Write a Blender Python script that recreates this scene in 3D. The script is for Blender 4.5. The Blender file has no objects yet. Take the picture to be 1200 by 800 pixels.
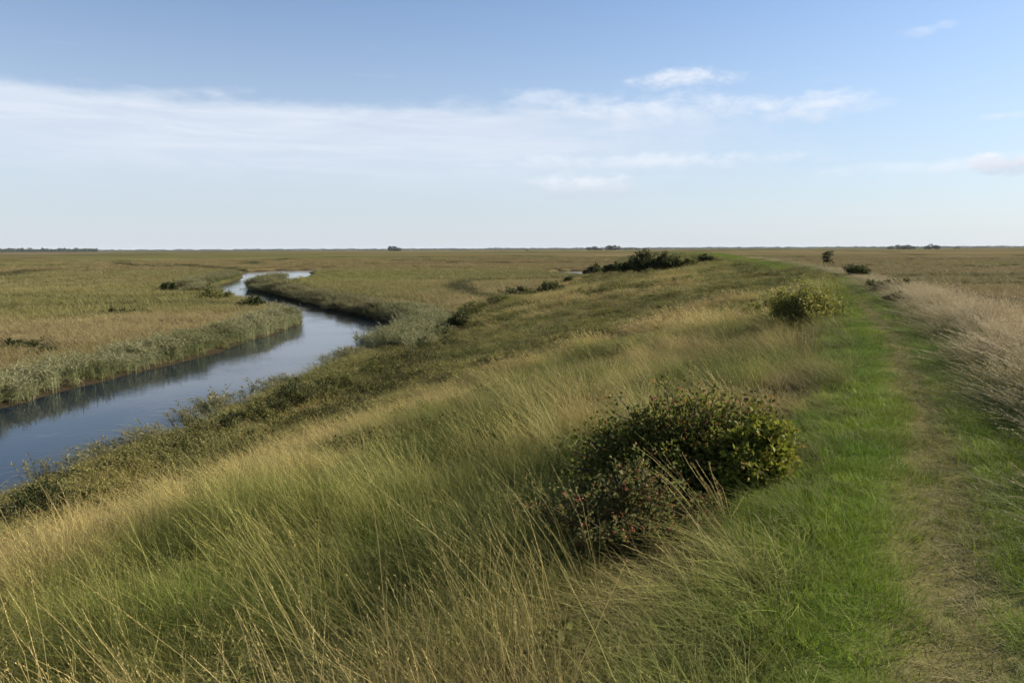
import bpy, math, random
import numpy as np
from mathutils import Matrix, Vector

scene = bpy.context.scene
rng = np.random.default_rng(11)
R = math.radians

# ------------------------------------------------------------------ camera
PITCH, ROLL, FPX = R(6.86), R(0.24), 900.0
CAM = Vector((0.0, 0.0, 6.0))
cam_data = bpy.data.cameras.new("camera")
cam = bpy.data.objects.new("camera", cam_data)
scene.collection.objects.link(cam)
cam_data.sensor_width = 36.0
cam_data.lens = 36.0 * FPX / 1200.0
cam_data.clip_start = 0.05
cam_data.clip_end = 40000.0
CAM_ROT = Matrix.Rotation(R(90) - PITCH, 4, 'X') @ Matrix.Rotation(-ROLL, 4, 'Z')
cam.matrix_world = Matrix.Translation(CAM) @ CAM_ROT
scene.camera = cam

# ------------------------------------------------------------------ light
SUN_AZ, SUN_EL = R(72), R(26)          # clockwise from +Y, above the horizon
SKY_STRENGTH, SUN_STRENGTH = 0.054, 5.0
scene.view_settings.view_transform = 'Standard'
scene.view_settings.look = 'None'
scene.view_settings.exposure = 0.98
scene.view_settings.gamma = 1.0
scene.view_settings.use_curve_mapping = False
scene.cycles.max_bounces = 5
scene.cycles.diffuse_bounces = 3
scene.cycles.glossy_bounces = 2
scene.cycles.transmission_bounces = 3
scene.cycles.caustics_reflective = False
scene.cycles.caustics_refractive = False
scene.cycles.adaptive_threshold = 0.025

sun_data = bpy.data.lights.new("sun", 'SUN')
sun_data.energy = SUN_STRENGTH
sun_data.angle = R(0.55)
sun_data.color = (1.0, 0.92, 0.78)
sun = bpy.data.objects.new("sun", sun_data)
scene.collection.objects.link(sun)
sun_dir = Vector((math.sin(SUN_AZ) * math.cos(SUN_EL), math.cos(SUN_AZ) * math.cos(SUN_EL), math.sin(SUN_EL)))
sun.rotation_euler = sun_dir.to_track_quat('Z', 'Y').to_euler()
sun.location = (30, 10, 40)


class NT:
    """small helper that writes node trees as expressions"""
    def __init__(self, tree):
        self.t = tree
        self.n = tree.nodes
        self.l = tree.links

    def node(self, kind, **props):
        nd = self.n.new(kind)
        for k, v in props.items():
            setattr(nd, k, v)
        return nd

    def put(self, sock, v):
        if isinstance(v, bpy.types.NodeSocket):
            self.l.new(v, sock)
        elif v is not None:
            sock.default_value = v

    def m(self, op, a, b=None, c=None, clamp=False):
        nd = self.node('ShaderNodeMath', operation=op, use_clamp=clamp)
        self.put(nd.inputs[0], a)
        self.put(nd.inputs[1], b)
        self.put(nd.inputs[2], c)
        return nd.outputs[0]

    def sstep(self, lo, hi, v):
        nd = self.node('ShaderNodeMapRange', interpolation_type='SMOOTHSTEP')
        self.put(nd.inputs['Value'], v)
        self.put(nd.inputs['From Min'], lo)
        self.put(nd.inputs['From Max'], hi)
        return nd.outputs['Result']

    def mix(self, f, a, b, mode='MIX'):
        nd = self.node('ShaderNodeMix', data_type='RGBA', blend_type=mode)
        nd.clamp_factor = True
        self.put(nd.inputs[0], f)
        for s, v in ((nd.inputs[6], a), (nd.inputs[7], b)):
            self.put(s, v if isinstance(v, bpy.types.NodeSocket) else (tuple(v) + (1.0,))[:4])
        return nd.outputs[2]

    def xyz(self, x, y, z):
        nd = self.node('ShaderNodeCombineXYZ')
        for s, v in zip(nd.inputs, (x, y, z)):
            self.put(s, v)
        return nd.outputs[0]

    def noise(self, vec, scale, detail=3.0, rough=0.55, dist=0.0):
        nd = self.node('ShaderNodeTexNoise')
        self.put(nd.inputs['Vector'], vec)
        nd.inputs['Scale'].default_value = scale
        nd.inputs['Detail'].default_value = detail
        nd.inputs['Roughness'].default_value = rough
        nd.inputs['Distortion'].default_value = dist
        return nd.outputs['Fac']


# ------------------------------------------------------------------ sky
def pixel_ray(px, py):
    d = CAM_ROT.to_3x3() @ Vector(((px - 600.0) / FPX, -(py - 400.0) / FPX, -1.0))
    return d.normalized()


def az_el(px, py):
    d = pixel_ray(px, py)
    return math.degrees(math.atan2(d.x, d.y)), math.degrees(math.asin(d.z))


def build_sky():
    w = bpy.data.worlds.new("World")
    scene.world = w
    w.use_nodes = True
    k = NT(w.node_tree)
    k.n.clear()
    sky = k.node('ShaderNodeTexSky', sky_type='NISHITA')
    sky.sun_disc = False
    sky.sun_elevation = SUN_EL
    sky.sun_rotation = SUN_AZ
    sky.altitude = 0.0
    sky.air_density = 1.0
    sky.dust_density = 0.5
    sky.ozone_density = 2.2
    tc = k.node('ShaderNodeTexCoord')
    sep = k.node('ShaderNodeSeparateXYZ')
    k.l.new(tc.outputs['Generated'], sep.inputs[0])
    x, y, z = sep.outputs
    D = 180.0 / math.pi
    az = k.m('MULTIPLY', k.m('ARCTAN2', x, y), D)
    el = k.m('MULTIPLY', k.m('ARCSINE', z), D)
    # soft pale air low over the land
    low = k.m('ADD', 0.10, k.m('MULTIPLY', 0.90, k.m('POWER', k.m('SUBTRACT', 1.0, k.m('DIVIDE', el, 22.0, clamp=True), clamp=True), 1.6)))
    clear = k.mix(1.0, sky.outputs[0], SKY_TINT, 'MULTIPLY')
    base = k.mix(k.m('MULTIPLY', low, 0.85), clear, HAZE_SKY)
    # high thin sheet of cloud
    vec = k.xyz(k.m('MULTIPLY', az, 0.045), k.m('MULTIPLY', el, 0.35), 0.0)
    n1 = k.noise(vec, 1.0, 5.0, 0.6, 0.6)
    vec2 = k.xyz(k.m('MULTIPLY', az, 0.10), k.m('MULTIPLY', el, 0.9), 3.7)
    n2 = k.noise(vec2, 1.0, 6.0, 0.62, 0.4)
    n3 = k.noise(k.xyz(k.m('MULTIPLY', az, 0.3), k.m('MULTIPLY', el, 0.8), 9.0), 1.0, 6.0, 0.6, 0.2)
    edge = k.m('ADD', 10.7, k.m('ADD', k.m('MULTIPLY', k.m('SUBTRACT', n3, 0.5), 2.0), k.m('MULTIPLY', k.m('SUBTRACT', n1, 0.5), 2.0)))
    top = k.sstep(edge, k.m('SUBTRACT', edge, 1.5), el)
    bot = k.sstep(2.0, 8.0, el)
    side = k.sstep(26.0, -3.0, k.m('ADD', az, k.m('MULTIPLY', k.m('SUBTRACT', n3, 0.5), 18.0)))
    gaps = k.m('ADD', 0.58, k.m('MULTIPLY', k.sstep(0.30, 0.66, n2), 0.36))
    sheet = k.m('MULTIPLY', k.m('MULTIPLY', top, bot), k.m('MULTIPLY', side, gaps))
    # fine scattered streaks anywhere higher up
    streak = k.m('MULTIPLY', k.sstep(0.60, 0.80, n2), k.m('MULTIPLY', k.sstep(16.0, 12.0, el), 0.22))
    streak = k.m('MULTIPLY', streak, k.sstep(3.0, 6.0, el))
    col = k.mix(k.m('MULTIPLY', sheet, 0.97), base, CLOUD_SHEET)
    col = k.mix(streak, col, CLOUD_SHEET)
    # a few separate clouds, each an uneven flat-based bank
    for (px, py, w_, h_, amt, seed, grey) in CLOUDS:
        a0, e0 = az_el(px, py)
        wa, he = w_ / FPX * D, h_ / FPX * D
        nz = k.noise(k.xyz(k.m('MULTIPLY', az, 0.40), k.m('MULTIPLY', el, 0.85), seed), 1.0, 7.0, 0.62, 0.25)
        da = k.m('DIVIDE', k.m('SUBTRACT', az, a0), wa)
        de = k.m('DIVIDE', k.m('SUBTRACT', el, e0), he)
        r2 = k.m('ADD', k.m('MULTIPLY', da, da), k.m('MULTIPLY', de, de))
        body = k.m('SUBTRACT', 1.0, k.m('MULTIPLY', r2, 0.85))
        body = k.m('ADD', body, k.m('MULTIPLY', k.m('SUBTRACT', nz, 0.5), 3.4))
        mask = k.m('MULTIPLY', k.sstep(0.10, 1.55, body), k.m('MULTIPLY', k.sstep(2.6, 0.6, r2), amt), clamp=True)
        shade = k.sstep(-0.9, 0.9 if grey is GREY else 0.35, de)
        ccol = k.mix(shade, grey, CLOUD_WHITE)
        col = k.mix(mask, col, ccol)
    bg = k.node('ShaderNodeBackground')
    k.l.new(col, bg.inputs['Color'])
    bg.inputs['Strength'].default_value = SKY_STRENGTH
    out = k.node('ShaderNodeOutputWorld')
    k.l.new(bg.outputs[0], out.inputs['Surface'])


SKY_TINT = (1.02, 1.20, 1.42)
HAZE_SKY = (6.6, 7.1, 7.85)
CLOUD_SHEET = (7.3, 7.9, 8.9)
CLOUD_WHITE = (8.6, 9.0, 9.7)
GREY = (5.9, 6.5, 7.4)
CLOUDS = [  # px, py, half width, half height, density, seed, underside
    (806, 91, 80, 13, 0.85, 1.3, CLOUD_SHEET), (770, 130, 120, 22, 0.62, 7.1, CLOUD_SHEET),
    (950, 124, 85, 18, 0.70, 4.9, CLOUD_SHEET), (690, 219, 70, 17, 1.0, 2.2, GREY),
    (1184, 189, 40, 13, 1.7, 8.7, GREY), (1090, 197, 120, 9, 0.50, 5.5, CLOUD_SHEET),
    (1078, 38, 22, 6, 0.30, 6.1, CLOUD_SHEET), (1108, 29, 14, 5, 0.28, 3.3, CLOUD_SHEET),
    (1185, 135, 34, 5, 0.55, 9.9, CLOUD_SHEET), (760, 190, 210, 12, 0.60, 12.5, CLOUD_SHEET),
    (650, 118, 90, 14, 0.45, 15.5, CLOUD_SHEET),
]
build_sky()


# ------------------------------------------------------------------ noise in numpy
def _hash(ix, iy, seed):
    h = (ix.astype(np.int64) * 374761393 + iy.astype(np.int64) * 668265263 + seed * 1442695041) & 0xFFFFFFFF
    h = ((h ^ (h >> 13)) * 1274126177) & 0xFFFFFFFF
    h = h ^ (h >> 16)
    return (h & 0xFFFF) / 65535.0


def vnoise(x, y, seed=0):
    ix, iy = np.floor(x), np.floor(y)
    fx, fy = x - ix, y - iy
    fx, fy = fx * fx * (3 - 2 * fx), fy * fy * (3 - 2 * fy)
    a, b = _hash(ix, iy, seed), _hash(ix + 1, iy, seed)
    c, d = _hash(ix, iy + 1, seed), _hash(ix + 1, iy + 1, seed)
    return (a * (1 - fx) + b * fx) * (1 - fy) + (c * (1 - fx) + d * fx) * fy


def fbm(x, y, wl, seed=0, octs=3):
    s, a, t = 0.0, 1.0, 0.0
    for o in range(octs):
        s = s + a * vnoise(x / wl + 17.3 * o, y / wl - 9.1 * o, seed + o)
        t += a
        a *= 0.5
        wl *= 0.5
    return s / t


def ss(lo, hi, v):
    t = np.clip((v - lo) / (hi - lo), 0, 1)
    return t * t * (3 - 2 * t)


def mixc(a, b, f):
    f = np.asarray(f)[:, None]
    return np.asarray(a) * (1 - f) + np.asarray(b) * f


# ------------------------------------------------------------------ plan of the place (metres, water level z = 0)
CREST = np.array([(-40, -75), (-13, -22.5), (0.25, 0.0), (1.8, 2.9), (2.95, 5.1), (4.5, 8.2), (7.3, 14.6), (12.2, 27), (19.4, 47.4), (27.5, 79.6),
                  (34.0, 117), (41, 153), (49, 225), (75, 400), (200, 900), (900, 2500)], float)
CREST_Z = np.array([4.3, 4.3, 4.3, 4.3, 4.3, 4.3, 4.3, 4.3, 4.3, 4.35, 4.6, 4.8, 4.7, 4.3, 4.2, 4.0])
TOE = np.array([(-62, -70), (-30, -22), (-16.5, 3), (-10.6, 14), (-8.4, 20), (-6.0, 28), (-4.9, 41), (-4.7, 55), (-3.5, 70), (1.5, 94), (9, 125),
                (16.5, 158), (26, 205), (52, 400), (175, 900), (870, 2500)], float)
LEFT_BANK = [(-36, -22), (-23.5, 12), (-19.6, 29), (-19.1, 34), (-17.7, 42), (-17.0, 55), (-16.9, 60), (-17.6, 64), (-20, 70), (-27.5, 84), (-37, 99.5),
             (-44.8, 115), (-49, 125), (-51.5, 140), (-58.5, 168), (-68, 195), (-73, 216), (-70, 231), (-57, 240)]
RIGHT_BANK = [(-52, 232), (-56, 218), (-54, 205), (-49, 188), (-43.5, 160), (-43, 137), (-41, 119), (-32.6, 104.5), (-22.9, 86), (-16.5, 74),
              (-12.0, 66.5), (-9.0, 61.5), (-8.2, 55), (-9.2, 42), (-10.3, 32), (-11.5, 24.5), (-12.7, 18), (-16.0, 5), (-28, -22)]
RIVER = np.array(LEFT_BANK + RIGHT_BANK, float)
POND = np.array([(10.5, 176), (13.5, 168), (16.5, 172), (19.5, 186), (21.5, 200), (21, 215), (15, 212), (11, 192)], float)


def seg_dist(P, L, closed=False):
    """nearest distance to a polyline, the parameter there, and the side (+1 on the left)"""
    n = len(L) if closed else len(L) - 1
    best = np.full(len(P), 1e18)
    par = np.zeros(len(P))
    side = np.ones(len(P))
    for i in range(n):
        a, b = L[i], L[(i + 1) % len(L)]
        e = b - a
        ll = e @ e
        w = P - a
        t = np.clip((w @ e) / ll, 0, 1)
        q = w - t[:, None] * e
        d = (q * q).sum(1)
        m = d < best
        best[m] = d[m]
        par[m] = i + t[m]
        side[m] = np.sign(e[0] * w[m, 1] - e[1] * w[m, 0])
    return np.sqrt(best), par, np.where(side == 0, 1, side)


def inside(P, poly):
    c = np.zeros(len(P), bool)
    n = len(poly)
    for i in range(n):
        (x1, y1), (x2, y2) = poly[i], poly[(i + 1) % n]
        if y1 == y2:
            continue
        m = ((y1 > P[:, 1]) != (y2 > P[:, 1])) & (P[:, 0] < (x2 - x1) * (P[:, 1] - y1) / (y2 - y1) + x1)
        c ^= m
    return c


def water_dist(P):
    d1, _, _ = seg_dist(P, RIVER, True)
    d2, _, _ = seg_dist(P, POND, True)
    d1 = np.where(inside(P, RIVER), -d1, d1) + (fbm(P[:, 0], P[:, 1], 3.0, 61, 2) - 0.5) * 0.9
    d2 = np.where(inside(P, POND), -d2, d2)
    return np.minimum(d1, d2)


CREEKS = []      # polylines of marsh creeks with half width, filled in further down


def zones(x, y):
    P = np.column_stack([x, y])
    dC, par, side = seg_dist(P, CREST)
    dT, _, sideT = seg_dist(P, TOE)
    u = dC * side                                   # metres left of the path line
    zc = np.interp(par, np.arange(len(CREST)), CREST_Z)
    on_dyke = (side > 0) & (sideT < 0)
    s = np.where(side > 0, np.where(on_dyke, dC / (dC + dT + 1e-6), 1.0), 0.0)
    w = water_dist(P)
    z = {'x': x, 'y': y, 'u': u, 's': s, 'par': par, 'w': w, 'zc': zc, 'dT': dT, 'side': side, 'toe_out': np.where((side > 0) & ~on_dyke, dT, 0.0)}
    cd = np.full(len(x), 1e3)
    for L, hw in CREEKS:
        d, _, _ = seg_dist(P, L)
        cd = np.minimum(cd, d - hw)
    z['creek'] = cd
    return z


def height(x, y, Z=None):
    x, y = np.asarray(x, float), np.asarray(y, float)
    if Z is None:
        Z = zones(x, y)
    u, s, w, zc = Z['u'], Z['s'], Z['w'], Z['zc']
    far = ss(250, 900, np.hypot(x, y))
    marsh = 0.50 + (fbm(x, y, 9.0, 3, 3) - 0.5) * 0.35 * (1 - far) + (fbm(x, y, 60, 8, 2) - 0.5) * 0.3 * (1 - far)
    left = s
    f = np.clip(left, 0, 1)
    prof = np.interp(f, [0, 0.56, 0.66, 0.92, 1.0], [0, 0.53, 0.66, 0.99, 1.0])          # straight face, shoulder, steeper foot
    ditch = np.exp(-((np.where(u > 0, np.where(s < 1, Z['dT'], Z['toe_out']), 9.0) - 0.2) / 0.9) ** 2) * ss(18, 26, y) * (1 - ss(80, 110, y))
    lane_w = 0.9
    flat = ss(0.2, lane_w + 0.8, np.abs(u))
    zl = zc + (marsh - zc) * prof * np.where(u < 1.7, flat, 1.0)
    ur = np.clip((-u - 1.7) / 11.0, 0, 1)
    zr = zc + (marsh - zc) * (1 - (1 - ur) ** 1.25)
    # a low lip under the verge, worn hollow in the path
    zr = zr + 0.10 * ss(0.8, 1.8, -u) * (1 - ur)
    z = np.where(u >= 0, zl, zr) - 0.32 * ditch
    z = z - 0.05 * np.exp(-(u / 0.33) ** 2)
    rough = ss(0.8, 2.5, np.abs(u)) * (1 - ss(0.98, 1.0, np.where(u > 0, s, ur)))
    near = 1 - ss(60, 160, np.hypot(x, y))
    z = z + rough * ((fbm(x, y, 1.8, 21, 2) - 0.5) * 0.34 * near + (fbm(x, y, 7.0, 31, 2) - 0.5) * 0.45)
    wild = ss(40, 60, y) * ss(0.15, 0.45, s) * (1 - ss(0.97, 1, s)) * (u > 0)
    z = z + wild * (fbm(x, y, 5.0, 41, 3) - 0.45) * 1.3 * (1 - ss(170, 260, y))
    # marsh creeks
    z = z - np.where(Z['creek'] < 1.2, 0.75 * (1 - ss(-0.3, 1.2, Z['creek'])), 0) * (1 - far)
    z = np.maximum(z, 0.12)
    # banks and river bed
    bank = np.where(w > 0, 0.30 * ss(-0.05, 0.5, w) + 0.7 * ss(0.3, 2.0, w), 0.0)
    z = np.where(w < 2.2, np.minimum(z, np.where(w > 0, -0.03 + bank * z, -0.9 * ss(0, 2.0, -w) - 0.03)), z)
    return z


def ground_hit(px, py):
    """where the line of sight through a picture point meets the ground"""
    d = pixel_ray(px, py)
    t = np.geomspace(1.5, 3000, 5000)
    X, Y, Zr = CAM.x + d.x * t, CAM.y + d.y * t, CAM.z + d.z * t
    below = Zr < height(X, Y)
    i = int(np.argmax(below)) if below.any() else len(t) - 1
    return float(X[i]), float(Y[i])


def at(px, py, z):
    d = pixel_ray(px, py)
    t = (z - CAM.z) / d.z
    return (CAM.x + d.x * t, CAM.y + d.y * t)


def line_at(pts, z):
    return np.array([at(a, b, z) for a, b in pts])


CREEKS += [
    (line_at([(-40, 401), (0, 404), (40, 407), (78, 413)], 0.5), 0.25),
    (line_at([(-40, 351), (30, 349), (85, 352), (170, 351), (235, 349), (262, 346)], 0.5), 0.3),
    (line_at([(95, 367), (130, 367), (172, 367)], 0.5), 0.3),
    (line_at([(25, 320), (60, 320), (90, 319)], 0.5), 0.8),
    (line_at([(140, 310), (165, 312), (230, 314), (285, 317), (330, 315), (420, 314), (480, 313), (560, 315), (700, 316), (760, 315)], 0.5), 1.9),
    (line_at([(347, 331), (370, 341), (427, 348), (460, 352), (490, 356), (520, 360)], 0.5), 0.4),
    (line_at([(1012, 311), (1125, 312), (1145, 314), (1200, 311), (1280, 310)], 0.5), 1.6),
    (line_at([(1065, 323), (1140, 322), (1200, 322), (1280, 324)], 0.5), 1.1),
    (line_at([(1113, 333), (1164, 333), (1200, 332), (1280, 330)], 0.5), 0.9),
    (line_at([(1140, 349), (1170, 351), (1200, 354), (1280, 358)], 0.5), 0.4),
]
TAN = np.array([ground_hit(*p) for p in [(-60, 700), (60, 655), (150, 622), (230, 592), (330, 550), (430, 509), (540, 466), (640, 430), (750, 390), (830, 366), (900, 352)]])


# ------------------------------------------------------------------ mesh helpers
def new_mesh(name, verts, quads, mats=(), attrs=None, smooth=False, tris=None):
    me = bpy.data.meshes.new(name)
    verts = np.asarray(verts, np.float32)
    loops, starts, n = [], [], 0
    if quads is not None and len(quads):
        q = np.asarray(quads, np.int32)
        loops.append(q.ravel())
        starts.append(np.arange(len(q)) * 4)
        n = len(q) * 4
    if tris is not None and len(tris):
        t = np.asarray(tris, np.int32)
        loops.append(t.ravel())
        starts.append(n + np.arange(len(t)) * 3)
    me.vertices.add(len(verts))
    me.vertices.foreach_set('co', verts.ravel())
    if loops:
        L, S = np.concatenate(loops), np.concatenate(starts)
        me.loops.add(len(L))
        me.loops.foreach_set('vertex_index', L)
        me.polygons.add(len(S))
        me.polygons.foreach_set('loop_start', S.astype(np.int32))
    me.update(calc_edges=True)
    for m in mats:
        me.materials.append(m)
    for k, (typ, val) in (attrs or {}).items():
        a = me.attributes.new(k, typ, 'POINT')
        key = {'FLOAT_COLOR': 'color', 'FLOAT_VECTOR': 'vector'}.get(typ, 'value')
        a.data.foreach_set(key, np.asarray(val, np.int32 if typ == 'INT' else np.float32).ravel())
    if smooth and loops:
        me.polygons.foreach_set('use_smooth', np.ones(len(me.polygons), bool))
    return me


def link(name, data, parent=None, **props):
    o = bpy.data.objects.new(name, data)
    scene.collection.objects.link(o)
    if parent is not None:
        o.parent = parent
    for k, v in props.items():
        o[k] = v
    return o


def rgba(c):
    c = np.asarray(c, float)
    return np.column_stack([c, np.ones(len(c))])


# ------------------------------------------------------------------ materials
def mat(name):
    m = bpy.data.materials.new(name)
    m.use_nodes = True
    k = NT(m.node_tree)
    k.n.clear()
    out = k.node('ShaderNodeOutputMaterial')
    return m, k, out


def blade_material():
    m, k, out = mat('grass_blades')
    ca = k.node('ShaderNodeAttribute', attribute_type='INSTANCER', attribute_name='ca')
    cb = k.node('ShaderNodeAttribute', attribute_type='INSTANCER', attribute_name='cb')
    bv = k.node('ShaderNodeAttribute', attribute_type='GEOMETRY', attribute_name='bv')
    sp = k.node('ShaderNodeSeparateColor')
    k.l.new(bv.outputs['Color'], sp.inputs[0])
    c = k.mix(sp.outputs[0], ca.outputs['Color'], cb.outputs['Color'])
    g = k.node('ShaderNodeCombineColor')
    for i in range(3):
        k.l.new(sp.outputs[1], g.inputs[i])
    c = k.mix(1.0, c, g.outputs[0], 'MULTIPLY')
    p = k.node('ShaderNodeBsdfPrincipled')
    k.l.new(c, p.inputs['Base Color'])
    p.inputs['Roughness'].default_value = 0.6
    p.inputs['Specular IOR Level'].default_value = 0.08
    t = k.node('ShaderNodeBsdfTranslucent')
    k.l.new(c, t.inputs['Color'])
    mx = k.node('ShaderNodeMixShader')
    mx.inputs[0].default_value = 0.27
    k.l.new(p.outputs[0], mx.inputs[1])
    k.l.new(t.outputs[0], mx.inputs[2])
    k.l.new(mx.outputs[0], out.inputs['Surface'])
    return m


def leaf_material(name, base, spread=0.5, dry=(0.20, 0.13, 0.04), dry_amt=0.12, trans=0.35):
    """leaves coloured by a per-leaf random value stored on the mesh"""
    m, k, out = mat(name)
    a = k.node('ShaderNodeAttribute', attribute_type='GEOMETRY', attribute_name='bv')
    sp = k.node('ShaderNodeSeparateColor')
    k.l.new(a.outputs['Color'], sp.inputs[0])
    lo = tuple(v * (1 - spread) for v in base)
    hi = tuple(v * (1 + spread) for v in base)
    c = k.mix(sp.outputs[1], lo, hi)
    c = k.mix(k.sstep(1 - dry_amt - 0.03, 1 - dry_amt + 0.03, sp.outputs[0]), c, dry)
    p = k.node('ShaderNodeBsdfPrincipled')
    k.l.new(c, p.inputs['Base Color'])
    p.inputs['Roughness'].default_value = 0.65
    p.inputs['Specular IOR Level'].default_value = 0.15
    t = k.node('ShaderNodeBsdfTranslucent')
    k.l.new(c, t.inputs['Color'])
    mx = k.node('ShaderNodeMixShader')
    mx.inputs[0].default_value = trans
    k.l.new(p.outputs[0], mx.inputs[1])
    k.l.new(t.outputs[0], mx.inputs[2])
    k.l.new(mx.outputs[0], out.inputs['Surface'])
    return m


def plain_material(name, c, rough=0.7, spec=0.3, scale=30.0, amt=0.35):
    m, k, out = mat(name)
    tc = k.node('ShaderNodeTexCoord')
    n = k.noise(tc.outputs['Object'], scale, 3.0)
    col = k.mix(n, tuple(v * (1 - amt) for v in c), tuple(v * (1 + amt) for v in c))
    p = k.node('ShaderNodeBsdfPrincipled')
    k.l.new(col, p.inputs['Base Color'])
    p.inputs['Roughness'].default_value = rough
    p.inputs['Specular IOR Level'].default_value = spec
    k.l.new(p.outputs[0], out.inputs['Surface'])
    return m


def ground_material():
    m, k, out = mat('ground')
    tc = k.node('ShaderNodeTexCoord')
    P = tc.outputs['Object']
    gc = k.node('ShaderNodeAttribute', attribute_type='GEOMETRY', attribute_name='gcol')
    ms = k.node('ShaderNodeAttribute', attribute_type='GEOMETRY', attribute_name='marsh')
    n_fin = k.noise(P, 0.45, 4.0, 0.65)
    n_mid = k.noise(P, 0.06, 4.0, 0.7)
    n_tiny = k.noise(P, 9.0, 4.0, 0.7)
    var = k.m('ADD', 0.55, k.m('MULTIPLY', k.m('ADD', n_fin, n_mid), 0.45))  # colour mottling paints in the low-sun shade among marsh plants
    g3 = k.xyz(var, var, var)
    c = k.mix(1.0, gc.outputs['Color'], g3, 'MULTIPLY')
    base = k.mix(ms.outputs['Fac'], gc.outputs['Color'], c)
    base = k.mix(k.m('MULTIPLY', n_tiny, 0.5), base, k.mix(0.6, base, (0.03, 0.025, 0.015)))
    p = k.node('ShaderNodeBsdfPrincipled')
    k.l.new(base, p.inputs['Base Color'])
    p.inputs['Roughness'].default_value = 1.0
    p.inputs['Specular IOR Level'].default_value = 0.0
    b = k.node('ShaderNodeBump')
    b.inputs['Strength'].default_value = 0.7
    b.inputs['Distance'].default_value = 0.25
    k.l.new(k.m('ADD', k.m('MULTIPLY', n_fin, 0.8), k.m('MULTIPLY', n_tiny, 0.1)), b.inputs['Height'])
    k.l.new(b.outputs[0], p.inputs['Normal'])
    k.l.new(p.outputs[0], out.inputs['Surface'])
    return m


def water_material():
    m, k, out = mat('river_water')
    tc = k.node('ShaderNodeTexCoord')
    mp = k.node('ShaderNodeMapping')
    mp.inputs['Scale'].default_value = (1.0, 1.0, 1.0)
    k.l.new(tc.outputs['Object'], mp.inputs['Vector'])
    P = mp.outputs[0]
    n = k.noise(P, 2.6, 4.0, 0.6, 0.3)
    n2 = k.noise(P, 0.16, 3.0, 0.5)
    p = k.node('ShaderNodeBsdfPrincipled')
    p.inputs['Base Color'].default_value = (0.012, 0.020, 0.028, 1)
    calm = k.sstep(0.42, 0.62, n2)
    p.inputs['Roughness'].default_value = 0.06
    p.inputs['IOR'].default_value = 1.333
    b = k.node('ShaderNodeBump')
    k.l.new(k.m('ADD', 0.012, k.m('MULTIPLY', calm, 0.055)), b.inputs['Strength'])
    b.inputs['Distance'].default_value = 0.18
    k.l.new(n, b.inputs['Height'])
    k.l.new(b.outputs[0], p.inputs['Normal'])
    k.l.new(p.outputs[0], out.inputs['Surface'])
    return m


M_BLADE = blade_material()
M_GROUND = ground_material()
M_WATER = water_material()
M_STEM = plain_material('woody_stem', (0.07, 0.05, 0.035))
M_HIP = plain_material('rose_hip', (0.33, 0.085, 0.025), 0.3, 0.5, 60, 0.3)
M_ROSE = leaf_material('rose_leaves', (0.105, 0.115, 0.020), 0.6, (0.24, 0.13, 0.035), 0.12, 0.45)
M_ROSE_RED = leaf_material('turning_rose_leaves', (0.115, 0.120, 0.034), 0.5, (0.22, 0.10, 0.045), 0.16, 0.45)
M_MOUND = leaf_material('mound_leaves', (0.165, 0.168, 0.034), 0.5, (0.28, 0.22, 0.08), 0.15, 0.48)
M_YELLOW = leaf_material('yellow_green_leaves', (0.165, 0.175, 0.022), 0.5, (0.24, 0.17, 0.05), 0.12)
M_DARK = leaf_material('dark_leaves', (0.056, 0.066, 0.020), 0.5, (0.11, 0.085, 0.03), 0.1)
M_OLIVE = leaf_material('olive_leaves', (0.130, 0.132, 0.036), 0.5, (0.20, 0.16, 0.06), 0.15)
M_FAR = leaf_material('far_trees', (0.038, 0.055, 0.024), 0.35, (0.07, 0.07, 0.03), 0.1)


# ------------------------------------------------------------------ what grows on the marsh
def marsh_creek(x, y):
    """fine winding creeks of the flats: 1 in the creek, 0 away from it"""
    d = np.hypot(x, y)

    def line(f, half):
        c, e = f(x, y) - 0.5, 1.0
        g = np.hypot(f(x + e, y) - f(x - e, y), f(x, y + e) - f(x, y - e)) / (2 * e)
        return (1 - ss(0.6 * half, 1.2 * half, np.abs(c) / np.maximum(g, 1e-3))) * ss(2.5e-3, 6e-3, g * half)
    a = line(lambda p, q: fbm(p * 0.8 + 0.2 * q, q, 90.0, 201, 2), 0.9 + d / 160)
    b = line(lambda p, q: fbm(p + 0.1 * q, q * 1.2, 240.0, 205, 3), 1.4 + d / 130)
    return np.maximum(a * ss(45, 80, d) * (1 - ss(500, 900, d)), b * ss(120, 200, d))


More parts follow.
